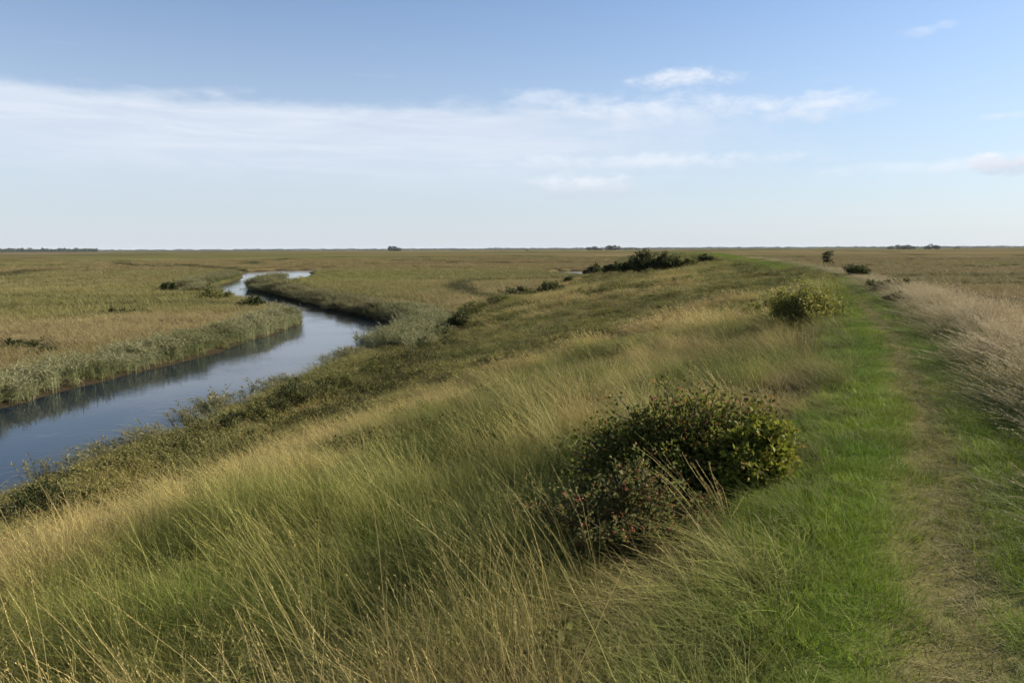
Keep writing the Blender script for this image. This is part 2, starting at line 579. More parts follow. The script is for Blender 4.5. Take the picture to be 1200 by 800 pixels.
def marsh_colours(x, y):
    a = fbm(x, y * 1.3, 22, 111, 4)
    b = fbm(x, y, 9, 112, 3)
    c = fbm(x, y * 1.3, 55, 113, 4)
    e = fbm(x, y * 1.4, 190, 117, 4)
    g = fbm(x, y * 1.2, 130, 119, 3)
    ca = mixc((0.142, 0.138, 0.044), (0.255, 0.205, 0.092), ss(0.42, 0.53, a))
    ca = mixc(ca, (0.160, 0.112, 0.054), ss(0.50, 0.58, b) * 0.65)
    ca = mixc(ca, (0.105, 0.130, 0.028), ss(0.52, 0.59, c) * 0.6)
    ca = mixc(ca, (0.290, 0.215, 0.118), ss(0.51, 0.56, e) * 0.8)
    ca = mixc(ca, (0.180, 0.126, 0.068), ss(0.52, 0.58, g) * 0.75)
    ca = mixc(ca, (0.080, 0.100, 0.026), ss(0.45, 0.41, g) * 0.75)
    d = np.hypot(x, y)
    h = fbm(x, y * 1.2, 600, 121, 3)
    ca = mixc(ca, (0.265, 0.195, 0.105), ss(0.45, 0.51, h) * ss(120, 260, d) * 0.75)
    ca = mixc(ca, (0.105, 0.122, 0.032), ss(0.40, 0.34, h) * ss(180, 330, d) * 0.7)
    band = fbm(x * 0.5, y * 1.3, 150, 123, 3)
    ca = mixc(ca, (0.175, 0.118, 0.064), ss(0.53, 0.57, band) * ss(90, 180, d) * 0.75)
    ca = mixc(ca, (0.068, 0.078, 0.024), ss(0.44, 0.41, band) * ss(90, 180, d) * 0.7)
    ca = mixc(ca, (0.115, 0.150, 0.022), np.exp(-((x + 30) / 28) ** 2 - ((y - 150) / 55) ** 2) * 0.7)
    cr = marsh_creek(x, y)
    ca = mixc(ca, (0.034, 0.038, 0.014), cr * 0.9)
    cb = mixc(mixc((0.20, 0.172, 0.062), (0.28, 0.225, 0.100), a), (0.06, 0.06, 0.025), cr * 0.9)
    return ca * 1.12, cb * 1.1


# ------------------------------------------------------------------ ground sheet and water
def build_ground():
    def axis(c, lo, hi, a=11.0, step=0.0175):
        t0, t1 = math.asinh((lo - c) / a), math.asinh((hi - c) / a)
        n = int((t1 - t0) / step)
        return c + a * np.sinh(np.linspace(t0, t1, n))
    xs, ys = axis(-3, -9000, 9000), axis(14, -60, 9500)
    X, Y = np.meshgrid(xs, ys)
    x, y = X.ravel(), Y.ravel()
    Z = zones(x, y)
    z = height(x, y, Z)
    nx, ny = len(xs), len(ys)
    i = np.arange(nx * ny).reshape(ny, nx)
    quads = np.column_stack([i[:-1, :-1].ravel(), i[:-1, 1:].ravel(), i[1:, 1:].ravel(), i[1:, :-1].ravel()])
    # earth colours by what grows or lies there
    u, w, s = Z['u'], Z['w'], Z['s']
    col = np.tile(np.array([0.085, 0.075, 0.032]), (len(x), 1))
    def blend(c, f):
        col[:] = col * (1 - f[:, None]) + np.array(c) * f[:, None]
    lane = 1 - ss(0.7, 1.0, np.abs(u))
    blend((0.072, 0.115, 0.016), lane)
    strip = np.exp(-(np.abs(u) / 0.36) ** 4)
    blend((0.160, 0.140, 0.052), strip)
    blend((0.040, 0.040, 0.015), ss(0.9, 1.3, u) * (1 - ss(30, 60, np.hypot(x, y))))  # dark soil and litter, deepened to paint shade into the grass gaps
    marsh = np.where((u > 0) & (s >= 0.985), 1.0, 0.0)
    marsh = np.where(u < 0, ss(11.0, 15.0, -u), marsh)
    far_slope = ss(60, 110, np.hypot(x, y)) * ((u > 1.2) & (s < 0.985))
    blend((0.135, 0.118, 0.045), far_slope)
    mca, mcb = marsh_colours(x, y)
    mcol = (mca * 0.75 + mcb * 0.20) * 0.82  # scaled down: self-shadowing of the plant canopy is put into the colour
    col[:] = col * (1 - marsh[:, None]) + mcol * marsh[:, None]
    sand = at(540, 318, 0.5)
    sd = np.hypot((x - sand[0]) / 7.5, (y - sand[1]) / 14.0) + (fbm(x, y, 8, 77, 2) - 0.5) * 0.8
    sandf = 1 - ss(0.6, 0.95, sd)
    blend((0.36, 0.29, 0.19), sandf)
    mud = (1 - ss(0.4, 0.9, w))
    blend((0.040, 0.030, 0.018), mud)
    cr = (1 - ss(0.0, 1.2, Z['creek'])) * (1 - ss(0.01, 0.02, 1 - marsh))
    blend((0.032, 0.030, 0.016), cr)
    marsh = marsh * (1 - mud) * (1 - cr) * (1 - sandf)
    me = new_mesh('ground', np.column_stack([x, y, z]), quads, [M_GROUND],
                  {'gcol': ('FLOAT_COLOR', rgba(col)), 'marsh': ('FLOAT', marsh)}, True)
    link('ground', me, kind='structure', label='salt marsh ground with the grassed dyke rising along it', category='ground')
    v = [(-110, -60, 0), (60, -60, 0), (60, 270, 0), (-110, 270, 0)]
    me = new_mesh('river_water', v, [(0, 1, 2, 3)], [M_WATER])
    link('river', me, kind='structure', label='dark blue river winding through the marsh beside the dyke', category='river')


build_ground()


# ------------------------------------------------------------------ grass prototypes (blade ribbons)
def ribbons(n, h, hs, rad, width, segs, lean, curve, wind=0.0, dry=(0, 1), bright=(0.7, 1.2), tip_dry=0.0, base=None, kink=0.0, taper=1.0):
    """n bent blades; returns verts, quads, per-vertex (dry, bright)"""
    ang = rng.uniform(0, 2 * np.pi, n)
    rr = rad * np.sqrt(rng.uniform(0, 1, n))
    root = np.column_stack([rr * np.cos(ang), rr * np.sin(ang), np.full(n, -0.03)]) if base is None else base
    H = np.maximum(h * (1 + hs * rng.normal(0, 1, n)), h * 0.25)
    la = ang + rng.normal(0, 0.9, n)
    L = np.abs(rng.normal(lean, lean * 0.6, n))
    dx, dy = np.cos(la) * L + wind, np.sin(la) * L
    cv = rng.uniform(0.3, 1.0, n) * curve
    t = np.linspace(0, 1, segs + 1)
    bend = t[None, :] * 1.0
    off = (bend + cv[:, None] * t[None, :] ** 2.2)
    px = root[:, 0:1] + dx[:, None] * off * H[:, None]
    py = root[:, 1:2] + dy[:, None] * off * H[:, None]
    lat = np.hypot(dx, dy)[:, None]
    pz = root[:, 2:3] + H[:, None] * (t[None, :] - 0.45 * np.clip(cv[:, None] * lat, 0, 1.2) * t[None, :] ** 2.5)
    if kink > 0:
        px = px + rng.normal(0, kink, px.shape) * t[None, :] * H[:, None]
        py = py + rng.normal(0, kink, py.shape) * t[None, :] * H[:, None]
    fa = rng.uniform(0, np.pi, n)
    wv = width * rng.uniform(0.6, 1.3, n)
    prof = (1 - 0.88 * taper * t ** 1.4)
    wx, wy = (np.cos(fa) * wv)[:, None] * prof / 2, (np.sin(fa) * wv)[:, None] * prof / 2
    A = np.stack([px - wx, py - wy, pz], -1)
    B = np.stack([px + wx, py + wy, pz], -1)
    V = np.stack([A, B], 2).reshape(-1, 3)
    k = (segs + 1) * 2
    b0 = (np.arange(n) * k)[:, None] + (np.arange(segs) * 2)[None, :]
    b0 = b0.ravel()
    Q = np.column_stack([b0, b0 + 1, b0 + 3, b0 + 2])
    d = rng.uniform(dry[0], dry[1], n)
    g = rng.uniform(bright[0], bright[1], n)
    D = np.clip(d[:, None] + tip_dry * t[None, :] ** 1.5, 0, 1)
    D = np.repeat(D, 2, axis=1).reshape(-1)
    G = np.repeat(np.repeat(g[:, None], segs + 1, 1), 2, axis=1).reshape(-1)
    tips = np.stack([px, py, pz], -1)
    return V, Q, np.column_stack([D, G]), tips


def spikelets(tips, per, length, width, part=0.3, spread=0.5, dry=(0.85, 1.0), bright=(0.9, 1.4)):
    """small seeds along the top of each stem"""
    n, k, _ = tips.shape
    f = rng.uniform(1 - part, 1.0, (n, per)) * (k - 1)
    i = np.minimum(f.astype(int), k - 2)
    fr = (f - i)[..., None]
    r = np.arange(n)[:, None]
    P = tips[r, i] * (1 - fr) + tips[r, i + 1] * fr
    ax = tips[r, i + 1] - tips[r, i]
    ax /= np.linalg.norm(ax, axis=-1, keepdims=True) + 1e-9
    P, ax = P.reshape(-1, 3), ax.reshape(-1, 3)
    N = len(P)
    d = ax + rng.normal(0, spread, (N, 3))
    d /= np.linalg.norm(d, axis=1, keepdims=True)
    sd = np.cross(d, rng.normal(0, 1, (N, 3)))
    sd /= np.linalg.norm(sd, axis=1, keepdims=True)
    L = length * rng.uniform(0.6, 1.3, (N, 1))
    W = width * rng.uniform(0.7, 1.2, (N, 1))
    V = np.stack([P, P + d * L * 0.5 + sd * W / 2, P + d * L, P + d * L * 0.5 - sd * W / 2], 1).reshape(-1, 3)
    b = np.arange(N) * 4
    Q = np.column_stack([b, b + 1, b + 2, b + 3])
    D = np.repeat(rng.uniform(dry[0], dry[1], N), 4)
    G = np.repeat(rng.uniform(bright[0], bright[1], N), 4)
    return V, Q, np.column_stack([D, G])


def join(parts):
    V, Q, A, n = [], [], [], 0
    for p in parts:
        V.append(p[0])
        Q.append(p[1] + n)
        A.append(p[2])
        n += len(p[0])
    return np.concatenate(V), np.concatenate(Q), np.concatenate(A)


def proto(coll, name, parts):
    V, Q, A = join(parts)
    me = new_mesh(name, V, Q, [M_BLADE], {'bv': ('FLOAT_COLOR', np.column_stack([A, np.zeros(len(A)), np.ones(len(A))]))}, True)
    o = bpy.data.objects.new(name, me)
    coll.objects.link(o)


def proto_set(name, n, make):
    c = bpy.data.collections.new(name)          # sources for the scatter, not part of the scene itself
    for i in range(n):
        proto(c, f'{name}_{i:02d}', make(i))
    return c


W = -0.30   # wind pushes stems towards -x


def meadow(i):
    p = [ribbons(32, 0.38, 0.38, 0.12, 0.0048, 6, 0.36, 1.3, W * 0.4, (0, 0.45), (0.6, 1.3), 0.2, kink=0.02),
         ribbons(9, 0.30, 0.3, 0.15, 0.009, 4, 0.55, 1.3, W * 0.3, (0.0, 0.2), (0.6, 1.0), kink=0.015),
         ribbons(5, 0.34, 0.3, 0.15, 0.004, 4, 0.6, 1.2, W * 0.5, (0.7, 1.0), (0.7, 1.2), kink=0.02)]
    st = ribbons(1 + i % 3, 0.62, 0.18, 0.10, 0.0026, 6, 0.14, 0.5, W, (0.55, 0.9), (0.8, 1.2), 0.3, kink=0.012, taper=0.5)
    return p + [st[:3], spikelets(st[3], 12, 0.015, 0.0038, 0.26, 0.3)]


def straw(i):
    st = ribbons(18, 0.80, 0.20, 0.13, 0.0036, 6, 0.16, 0.6, W * 1.2, (0.7, 1.0), (0.75, 1.25), 0.2, kink=0.014, taper=0.5)
    return [st[:3], spikelets(st[3], 16, 0.016, 0.0040, 0.24, 0.25),
            ribbons(12, 0.45, 0.3, 0.13, 0.0045, 5, 0.35, 0.9, W * 0.7, (0.3, 1.0), (0.7, 1.2), 0.2, kink=0.02)]


def lawn(i):
    return [ribbons(190, 0.046, 0.40, 0.17, 0.0034, 3, 0.50, 1.0, -0.04, (0, 0.15), (0.55, 1.3), 0.05),
            ribbons(14, 0.05, 0.3, 0.17, 0.003, 3, 1.1, 0.8, -0.1, (0.7, 1.0), (0.7, 1.2))]


def litter(i):
    return [ribbons(120, 0.022, 0.5, 0.17, 0.0040, 3, 1.8, 0.6, -0.1, (0.5, 1.0), (0.6, 1.2)),
            ribbons(45, 0.028, 0.4, 0.17, 0.003, 3, 0.7, 0.8, -0.1, (0, 0.35), (0.6, 1.2))]


def carpet(i):
    p = [ribbons(85, 0.36, 0.3, 0.42, 0.011, 3, 0.32, 0.8, W * 0.6, (0, 0.35), (0.6, 1.25), 0.2),
         ribbons(14, 0.34, 0.3, 0.42, 0.011, 3, 0.5, 0.9, W * 0.6, (0.7, 1.0), (0.7, 1.25))]
    st = ribbons(8, 0.58, 0.2, 0.42, 0.007, 3, 0.12, 0.4, W, (0.7, 1.0), (0.8, 1.2), taper=0.4)
    return p + [st[:3], spikelets(st[3], 4, 0.06, 0.018, 0.3)]


def broad(i):
    return [ribbons(110, 0.36, 0.35, 1.0, 0.032, 2, 0.32, 0.7, W * 0.6, (0, 0.6), (0.6, 1.25), 0.35),
            ribbons(22, 0.46, 0.25, 1.0, 0.022, 2, 0.2, 0.5, W, (0.7, 1.0), (0.8, 1.25))]


def verge(i):
    st = ribbons(26, 0.60, 0.22, 0.17, 0.0042, 5, 0.22, 0.7, W * 0.5, (0.65, 1.0), (0.75, 1.25), 0.3, kink=0.03, taper=0.4)
    return [st[:3], spikelets(st[3], 22, 0.024, 0.0075, 0.33, 0.45, (0.85, 1.0), (0.9, 1.35)),
            ribbons(30, 0.42, 0.3, 0.17, 0.0055, 4, 0.4, 0.9, W * 0.4, (0.0, 0.7), (0.65, 1.2), 0.3, kink=0.02)]


def reed(i):
    st = ribbons(22, 1.15, 0.16, 0.30, 0.012, 5, 0.10, 0.35, W * 0.45, (0.0, 0.4), (0.7, 1.2), 0.25, taper=0.5)
    n, k, _ = st[3].shape
    # leaves leave the stem on its lee side
    idx = rng.integers(1, k - 1, (n, 5))
    base = st[3][np.arange(n)[:, None], idx].reshape(-1, 3)
    lv = ribbons(len(base), 0.36, 0.25, 0.1, 0.020, 3, 0.75, 0.9, W * 1.6, (0.0, 0.5), (0.7, 1.25), 0.15, base=base)
    return [st[:3], lv[:3], spikelets(st[3][: n * 2 // 3], 9, 0.11, 0.035, 0.2, 0.4, (0.7, 1.0), (0.7, 1.1))]


def scrub_leaves(n, rx, h, leaf, lumps=7):
    """leaf faces spread through several overlapping low domes"""
    cx = rng.normal(0, rx * 0.42, lumps)
    cy = rng.normal(0, rx * 0.42, lumps)
    cr = rx * rng.uniform(0.35, 0.62, lumps)
    ch = h * rng.uniform(0.6, 1.0, lumps)
    li = rng.integers(0, lumps, n)
    th = rng.uniform(0, 2 * np.pi, n)
    cphi = rng.uniform(0.0, 1.0, n)
    r = rng.uniform(0.55, 1.06, n) ** 0.6
    sp = np.sqrt(1 - cphi ** 2)
    P = np.column_stack([cx[li] + cr[li] * r * sp * np.cos(th), cy[li] + cr[li] * r * sp * np.sin(th), ch[li] * r * cphi])
    return leaf_faces(P, leaf, np.column_stack([sp * np.cos(th), sp * np.sin(th), cphi]))


def leaf_faces(P, leaf, nrm=None):
    n = len(P)
    d = rng.normal(0, 1, (n, 3))
    if nrm is not None:
        d = d + nrm * 0.8
    d /= np.linalg.norm(d, axis=1, keepdims=True)
    sd = np.cross(d, rng.normal(0, 1, (n, 3)) + np.array([0, 0, 0.6]))
    sd /= np.linalg.norm(sd, axis=1, keepdims=True) + 1e-9
    up = np.cross(sd, d)
    L = leaf * rng.uniform(0.6, 1.35, (n, 1))
    Wd = L * 0.34
    V = np.stack([P, P + d * L * 0.45 + sd * Wd + up * L * 0.1, P + d * L, P + d * L * 0.45 - sd * Wd + up * L * 0.1], 1).reshape(-1, 3)
    b = np.arange(n) * 4
    Q = np.column_stack([b, b + 1, b + 2, b + 3])
    A = np.column_stack([np.repeat(rng.uniform(0, 1, n), 4), np.repeat(rng.uniform(0, 1, n), 4)])
    return V, Q, A


def herb(i):
    V, Q, A = scrub_leaves(420, 0.45, 0.42, 0.055, 5)
    A = np.column_stack([A[:, 0] * 0.6, 0.65 + 0.6 * A[:, 1]])
    return [(V, Q, A), ribbons(18, 0.5, 0.3, 0.4, 0.008, 3, 0.3, 0.7, W * 0.7, (0.2, 1.0), (0.7, 1.2), 0.2)[:3]]


C_MEADOW = proto_set('meadow_tuft', 8, meadow)
C_STRAW = proto_set('straw_tuft', 6, straw)
C_LAWN = proto_set('lawn_tuft', 6, lawn)
C_LITTER = proto_set('litter_tuft', 5, litter)
C_CARPET = proto_set('carpet_tuft', 6, carpet)
C_BROAD = proto_set('broad_tuft', 5, broad)
C_VERGE = proto_set('verge_tuft', 6, verge)
C_REED = proto_set('reed_tuft', 6, reed)
C_HERB = proto_set('herb_tuft', 6, herb)


def scatter_group(coll):
    g = bpy.data.node_groups.new('scatter_' + coll.name, 'GeometryNodeTree')
    g.interface.new_socket('Geometry', in_out='INPUT', socket_type='NodeSocketGeometry')
    g.interface.new_socket('Geometry', in_out='OUTPUT', socket_type='NodeSocketGeometry')
    gi, go = g.nodes.new('NodeGroupInput'), g.nodes.new('NodeGroupOutput')
    ci = g.nodes.new('GeometryNodeCollectionInfo')
    ci.inputs['Collection'].default_value = coll
    ci.inputs['Separate Children'].default_value = True
    ci.inputs['Reset Children'].default_value = True
    ip = g.nodes.new('GeometryNodeInstanceOnPoints')
    ip.inputs['Pick Instance'].default_value = True
    def attr(name, typ):
        a = g.nodes.new('GeometryNodeInputNamedAttribute')
        a.data_type = typ
        a.inputs['Name'].default_value = name
        return a.outputs['Attribute']
    g.links.new(gi.outputs[0], ip.inputs['Points'])
    g.links.new(ci.outputs[0], ip.inputs['Instance'])
    g.links.new(attr('idx', 'INT'), ip.inputs['Instance Index'])
    g.links.new(attr('rot', 'FLOAT_VECTOR'), ip.inputs['Rotation'])
    g.links.new(attr('size', 'FLOAT_VECTOR'), ip.inputs['Scale'])
    g.links.new(ip.outputs[0], go.inputs[0])
    return g


_groups = {}


def scatter(name, label, cat, coll, x, y, ca, cb, sxy, sz, turn=1.05, z=None):
    n = len(x)
    z = height(x, y) if z is None else z
    rot = np.column_stack([rng.normal(0, 0.08, n), rng.normal(0, 0.08, n), rng.normal(0, turn, n)])
    me = new_mesh(name, np.column_stack([x, y, z]), None, (), {
        'idx': ('INT', rng.integers(0, len(coll.objects), n)),
        'rot': ('FLOAT_VECTOR', rot),
        'size': ('FLOAT_VECTOR', np.column_stack([sxy, sxy, sz])),
        'ca': ('FLOAT_COLOR', rgba(np.clip(ca, 0, 1))), 'cb': ('FLOAT_COLOR', rgba(np.clip(cb, 0, 1)))})
    o = link(name, me, kind='stuff', label=label, category=cat)
    if coll.name not in _groups:
        _groups[coll.name] = scatter_group(coll)
    o.modifiers.new('scatter', 'NODES').node_group = _groups[coll.name]
    return o


def ring(r0, r1, density, half=48.0):
    """even random points between two radii about the viewpoint's foot, ahead of it"""
    area = (r1 * r1 - r0 * r0) * R(half)
    n = int(area * density)
    r = np.sqrt(rng.uniform(r0 * r0, r1 * r1, n))
    a = rng.uniform(-R(half), R(half), n)
    return r * np.sin(a), r * np.cos(a)


def many(rings, keep, half=48.0):
    """sample rings, keep a point with the probability the zone rule gives"""
    X, Y, ZS = [], [], []
    for r0, r1, d in rings:
        x, y = ring(r0, r1, d, 75.0 if r1 <= 14 else half)
        Z = zones(x, y)
        k = rng.uniform(0, 1, len(x)) < keep(Z)
        X.append(x[k])
        Y.append(y[k])
        ZS.append({q: v[k] for q, v in Z.items()})
    return np.concatenate(X), np.concatenate(Y), {q: np.concatenate([z[q] for z in ZS]) for q in ZS[0]}


# ------------------------------------------------------------------ colours of growth
def tan_dist(x, y):
    """distance to the straw coloured shoulder line, and 1 on its river side"""
    d, _, sd = seg_dist(np.column_stack([x, y]), TAN)
    return d, (sd > 0).astype(float)


def slope_colours(x, y, Z):
    dry = fbm(x, y, 3.2, 51, 3)
    big = fbm(x, y, 9.0, 55, 3)
    sml = fbm(x, y, 1.1, 52, 2)
    r = np.hypot(x, y)
    ca = mixc((0.062, 0.112, 0.011), (0.186, 0.200, 0.038), ss(0.35, 0.65, 0.55 * big + 0.45 * sml))
    ca = mixc(ca, (0.270, 0.212, 0.080), ss(0.48, 0.66, dry) * 0.75)
    td, below = tan_dist(x, y)
    wid = 0.50 + 0.020 * r + (fbm(x, y, 2.0, 58, 2) - 0.5) * 1.2
    tanf = 1 - ss(0.35, 1.0, td / np.maximum(wid, 0.2))
    foot = below * (1 - ss(42, 58, y))
    ca = mixc(ca, mixc((0.066, 0.100, 0.014), (0.20, 0.180, 0.030), ss(0.42, 0.64, fbm(x, y, 2.6, 57, 3))), foot * 0.97)
    brown = ss(30, 50, y) * ss(0.2, 0.45, Z['s'])
    ca = mixc(ca, mixc((0.070, 0.080, 0.020), (0.195, 0.145, 0.062), ss(0.42, 0.60, fbm(x, y, 3.0, 59, 3))), brown * 0.9)
    crown = ss(45, 70, y) * (1 - ss(0.2, 0.4, Z['s']))
    ca = mixc(ca, mixc((0.088, 0.140, 0.014), (0.200, 0.205, 0.040), ss(0.40, 0.60, fbm(x, y, 4.5, 54, 3))), crown * 0.9)
    ca = mixc(ca, (0.42, 0.31, 0.135), tanf * 0.92)
    along_it = x * 0.5 + y * 0.866
    streak = fbm(Z['u'] + 0.3 * big, along_it * 0.14, 1.5, 53, 3)
    ca = mixc(ca, (0.052, 0.082, 0.012), ss(0.46, 0.34, streak) * 0.75 * (1 - tanf))
    ca = mixc(ca, (0.34, 0.260, 0.105), ss(0.58, 0.70, streak) * 0.65)
    cb = mixc((0.27, 0.24, 0.075), (0.42, 0.325, 0.130), ss(0.3, 0.65, dry))
    cb = mixc(cb, (0.15, 0.145, 0.045), ss(0.46, 0.34, streak) * 0.6 * (1 - tanf))
    cb = mixc(cb, (0.17, 0.15, 0.05), np.maximum(foot, crown) * (1 - tanf) * 0.7)
    cb = mixc(cb, (0.42, 0.315, 0.130), tanf * 0.8)
    lip = ss(1.5, 0.8, Z['u'] + (fbm(x, y, 0.6, 49, 2) - 0.5) * 0.8)
    ca = mixc(ca, (0.095, 0.150, 0.016), lip * 0.7)
    cb = mixc(cb, (0.20, 0.20, 0.050), lip * 0.6)
    v = ((0.45 + 1.1 * fbm(x, y, 0.8, 60, 2)) * rng.uniform(0.75, 1.25, len(x)))[:, None]
    return ca * v, cb * v, tanf


FULL = 'tall uncut grass in olive and straw tones on the dyke slope'
def by_roses(x, y):
    """grass is thin and short inside and just before the rose bushes"""
    f = np.ones(len(x))
    for bx, by, r in ((1.55, 6.4, 0.75), (0.94, 5.4, 0.55), (0.86, 4.8, 0.5), (2.0, 5.8, 0.4), (1.4, 5.75, 0.4)):
        f = np.minimum(f, ss(0.55, 1.15, np.hypot(x - bx, y - by) / r))
    return f


lane_edge = lambda Z: ss(0.64, 0.78, Z['u'] + (fbm(Z['x'], Z['y'], 0.8, 71, 2) - 0.5) * 0.3)
on_slope = lambda Z: lane_edge(Z) * (Z['s'] < 0.99) * (Z['u'] > 0)
HUMP = lambda x, y: 0.16 + 1.15 * fbm(x, y, 1.3, 81, 2) - 0.40 * ss(0.56, 0.68, fbm(x, y, 1.9, 85, 2))

x, y, Z = many([(1.3, 5, 105), (5, 9, 90), (9, 16, 54), (16, 26, 30)], on_slope)
ca, cb, tf = slope_colours(x, y, Z)
keepers = rng.uniform(0, 1, len(x)) < 0.22 + 0.78 * ss(0.36, 0.56, fbm(x, y, 0.42, 86, 2))
x, y, ca, cb, tf = x[keepers], y[keepers], ca[keepers], cb[keepers], tf[keepers]
Z = {q: v[keepers] for q, v in Z.items()}
hh = HUMP(x, y) * (0.55 + 0.45 * ss(0.8, 2.2, Z['u'])) * rng.uniform(0.65, 1.35, len(x)) * (0.5 + 1.0 * fbm(x, y, 0.55, 84, 2))
below = tan_dist(x, y)[1]
hh = np.maximum(hh, 0.16)
hh = hh * (1 - 0.25 * tf) * (1 - 0.45 * below * (1 - tf))

scatter('slope_grass', FULL, 'grass', C_MEADOW, x, y, ca, cb, 1.0 + 0.5 * ss(7, 24, np.hypot(x, y)), hh * (1 + 0.1 * tf) * (0.4 + 0.6 * by_roses(x, y)))

x, y, Z = many([(1.6, 6, 26), (6, 13, 14), (13, 26, 8)],
               lambda Z: by_roses(Z['x'], Z['y']) * on_slope(Z) * ss(1.2, 2.2, Z['u']) * np.clip(0.06 + 1.0 * ss(0.52, 0.70, fbm(Z['x'], Z['y'], 1.3, 83, 2)) + 1.2 * (1 - ss(0.3, 1.2, tan_dist(Z['x'], Z['y'])[0])), 0, 1))
ca, cb, tf = slope_colours(x, y, Z)
below = tan_dist(x, y)[1] * (tf < 0.3)
k = rng.uniform(0, 1, len(x)) > below * 0.9
x, y, ca, cb = x[k], y[k], ca[k], cb[k]
scatter('dry_grass_stems', 'dry straw coloured seeding stems rising above the slope grass', 'grass', C_STRAW, x, y, ca, cb * 1.1, np.ones(len(x)), (0.55 + 0.50 * rng.uniform(0, 1, len(x))) * (1 - 0.3 * ss(6, 16, np.hypot(x, y))))

x, y, Z = many([(24, 40, 9), (40, 70, 5), (70, 130, 2.0), (130, 230, 0.7)], on_slope)
ca, cb, tf = slope_colours(x, y, Z)
d = np.hypot(x, y)
low = tan_dist(x, y)[1] * (1 - ss(42, 58, y)) * (1 - tf)
scatter('far_slope_grass', 'rough tawny grass covering the far part of the dyke slope', 'grass', C_CARPET, x, y, ca, cb, 1 + d / 80, np.maximum(HUMP(x, y), 0.2) * 0.85 * (1 - 0.45 * low) * (1 + 0.3 * tf) * (1 - 0.6 * ss(34, 55, d) * ss(7, 2, Z['u'])))

# mown lane and worn strip
def worn(Z, extra=0.0):
    """1 on the trodden strip, 0 off it; extra widens it by the size of what is scattered"""
    m = Z['u'] + 0.10 * (fbm(Z['x'], Z['y'], 1.7, 97, 2) - 0.5) * 2
    return np.exp(-(np.abs(m) / (0.31 + extra)) ** 5)


in_lane = lambda Z: (np.abs(Z['u']) < 1.15 + 0.2 * (fbm(Z['x'], Z['y'], 1.2, 91, 2) - 0.5)) * (1 - (0.80 + 0.16 * ss(5, 18, np.hypot(Z['x'], Z['y']))) * worn(Z, 0.10 * np.clip(np.hypot(Z['x'], Z['y']) / 22, 0, 2)))
x, y, Z = many([(1.0, 5, 110), (5, 9, 85), (9, 18, 44), (18, 40, 20), (40, 90, 11), (90, 200, 5)], in_lane)
d = np.hypot(x, y)
gr = fbm(x, y, 1.3, 93, 3)
ca = mixc((0.085, 0.185, 0.008), (0.195, 0.275, 0.020), ss(0.3, 0.7, gr))
ca = mixc(ca, (0.165, 0.165, 0.040), ss(0.5, 0.1, np.abs(Z['u'])) * 0.6)
cb = np.tile((0.30, 0.25, 0.11), (len(x), 1))
edge = ss(0.65, 1.15, np.abs(Z['u']))
thatch = ss(0.55, 0.70, fbm(x, y, 0.45, 96, 2))
ca = mixc(ca, (0.155, 0.150, 0.045), thatch * 0.45)
ca = ca * (0.7 + 0.6 * fbm(x, y, 0.25, 99, 2))[:, None]
scatter('lane_grass', 'short bright green mown grass either side of the trodden strip', 'grass', C_LAWN, x, y, ca, cb, np.minimum(1 + d / 22, 2.6), (0.7 + 0.9 * fbm(x, y, 0.5, 95, 2) + 1.0 * edge) * (1 + d / 120), turn=3.0)
x, y, Z = many([(1.0, 6, 130), (6, 14, 70), (14, 40, 32), (40, 90, 12), (90, 160, 4)], lambda Z: worn(Z, 0.02))
d = np.hypot(x, y)
ca = mixc((0.125, 0.160, 0.022), (0.21, 0.195, 0.060), fbm(x, y, 0.7, 98, 2))
cb = mixc((0.26, 0.21, 0.095), (0.38, 0.305, 0.155), rng.uniform(0, 1, len(x)))
scatter('trodden_grass', 'flattened yellowed grass along the worn walking strip', 'grass', C_LITTER, x, y, ca, cb, np.minimum(1 + d / 22, 2.2), np.ones(len(x)), turn=3.0)

# tussocks along the right edge of the lane, then the pale verge
x, y, Z = many([(1.5, 8, 60), (8, 18, 34), (18, 40, 14), (40, 90, 5)],
               lambda Z: ss(-0.42, -0.70, Z['u'] + (fbm(Z['x'], Z['y'], 0.9, 101, 2) - 0.5) * 0.7) * ss(-2.4, -1.9, Z['u']) * (0.25 + ss(0.4, 0.6, fbm(Z['x'], Z['y'], 1.1, 102, 2))))
ca = mixc((0.066, 0.116, 0.010), (0.13, 0.150, 0.026), rng.uniform(0, 1, len(x)))
cb = np.tile((0.34, 0.28, 0.14), (len(x), 1))
d = np.hypot(x, y)
scatter('tussock_grass', 'green tussocks shading the edge of the lane below the pale verge', 'grass', C_MEADOW, x, y, ca, cb, 1 + d / 40, 0.20 + 0.75 * fbm(x, y, 0.9, 103, 2) * ss(-0.5, -1.4, Z['u']))
x, y, Z = many([(1.5, 6, 40), (6, 14, 34), (14, 28, 18), (28, 60, 8), (60, 120, 2.5)],
               lambda Z: ss(3.2, 6.5, Z['y']) * ss(-0.78, -1.35, Z['u'] + (fbm(Z['x'], Z['y'], 1.2, 104, 2) - 0.5) * 0.9) * (0.35 + 0.65 * ss(-9, -5, Z['u'])) * (Z['u'] > -14) * (0.35 + 0.65 * ss(0.40, 0.55, fbm(Z['x'], Z['y'], 0.6, 109, 2))))
d = np.hypot(x, y)
ca = mixc((0.12, 0.125, 0.036), (0.25, 0.200, 0.095), ss(0.3, 0.65, fbm(x, y, 2.5, 105, 2)))
cb = mixc((0.33, 0.265, 0.140), (0.46, 0.375, 0.235), fbm(x, y, 1.5, 106, 2))
in_edge = ss(-1.6, -0.8, Z['u'] + (fbm(x, y, 0.7, 108, 2) - 0.5) * 0.6)
ca = mixc(ca, (0.075, 0.112, 0.016), in_edge * 0.8)
cb = mixc(cb, (0.24, 0.21, 0.075), in_edge * 0.6)
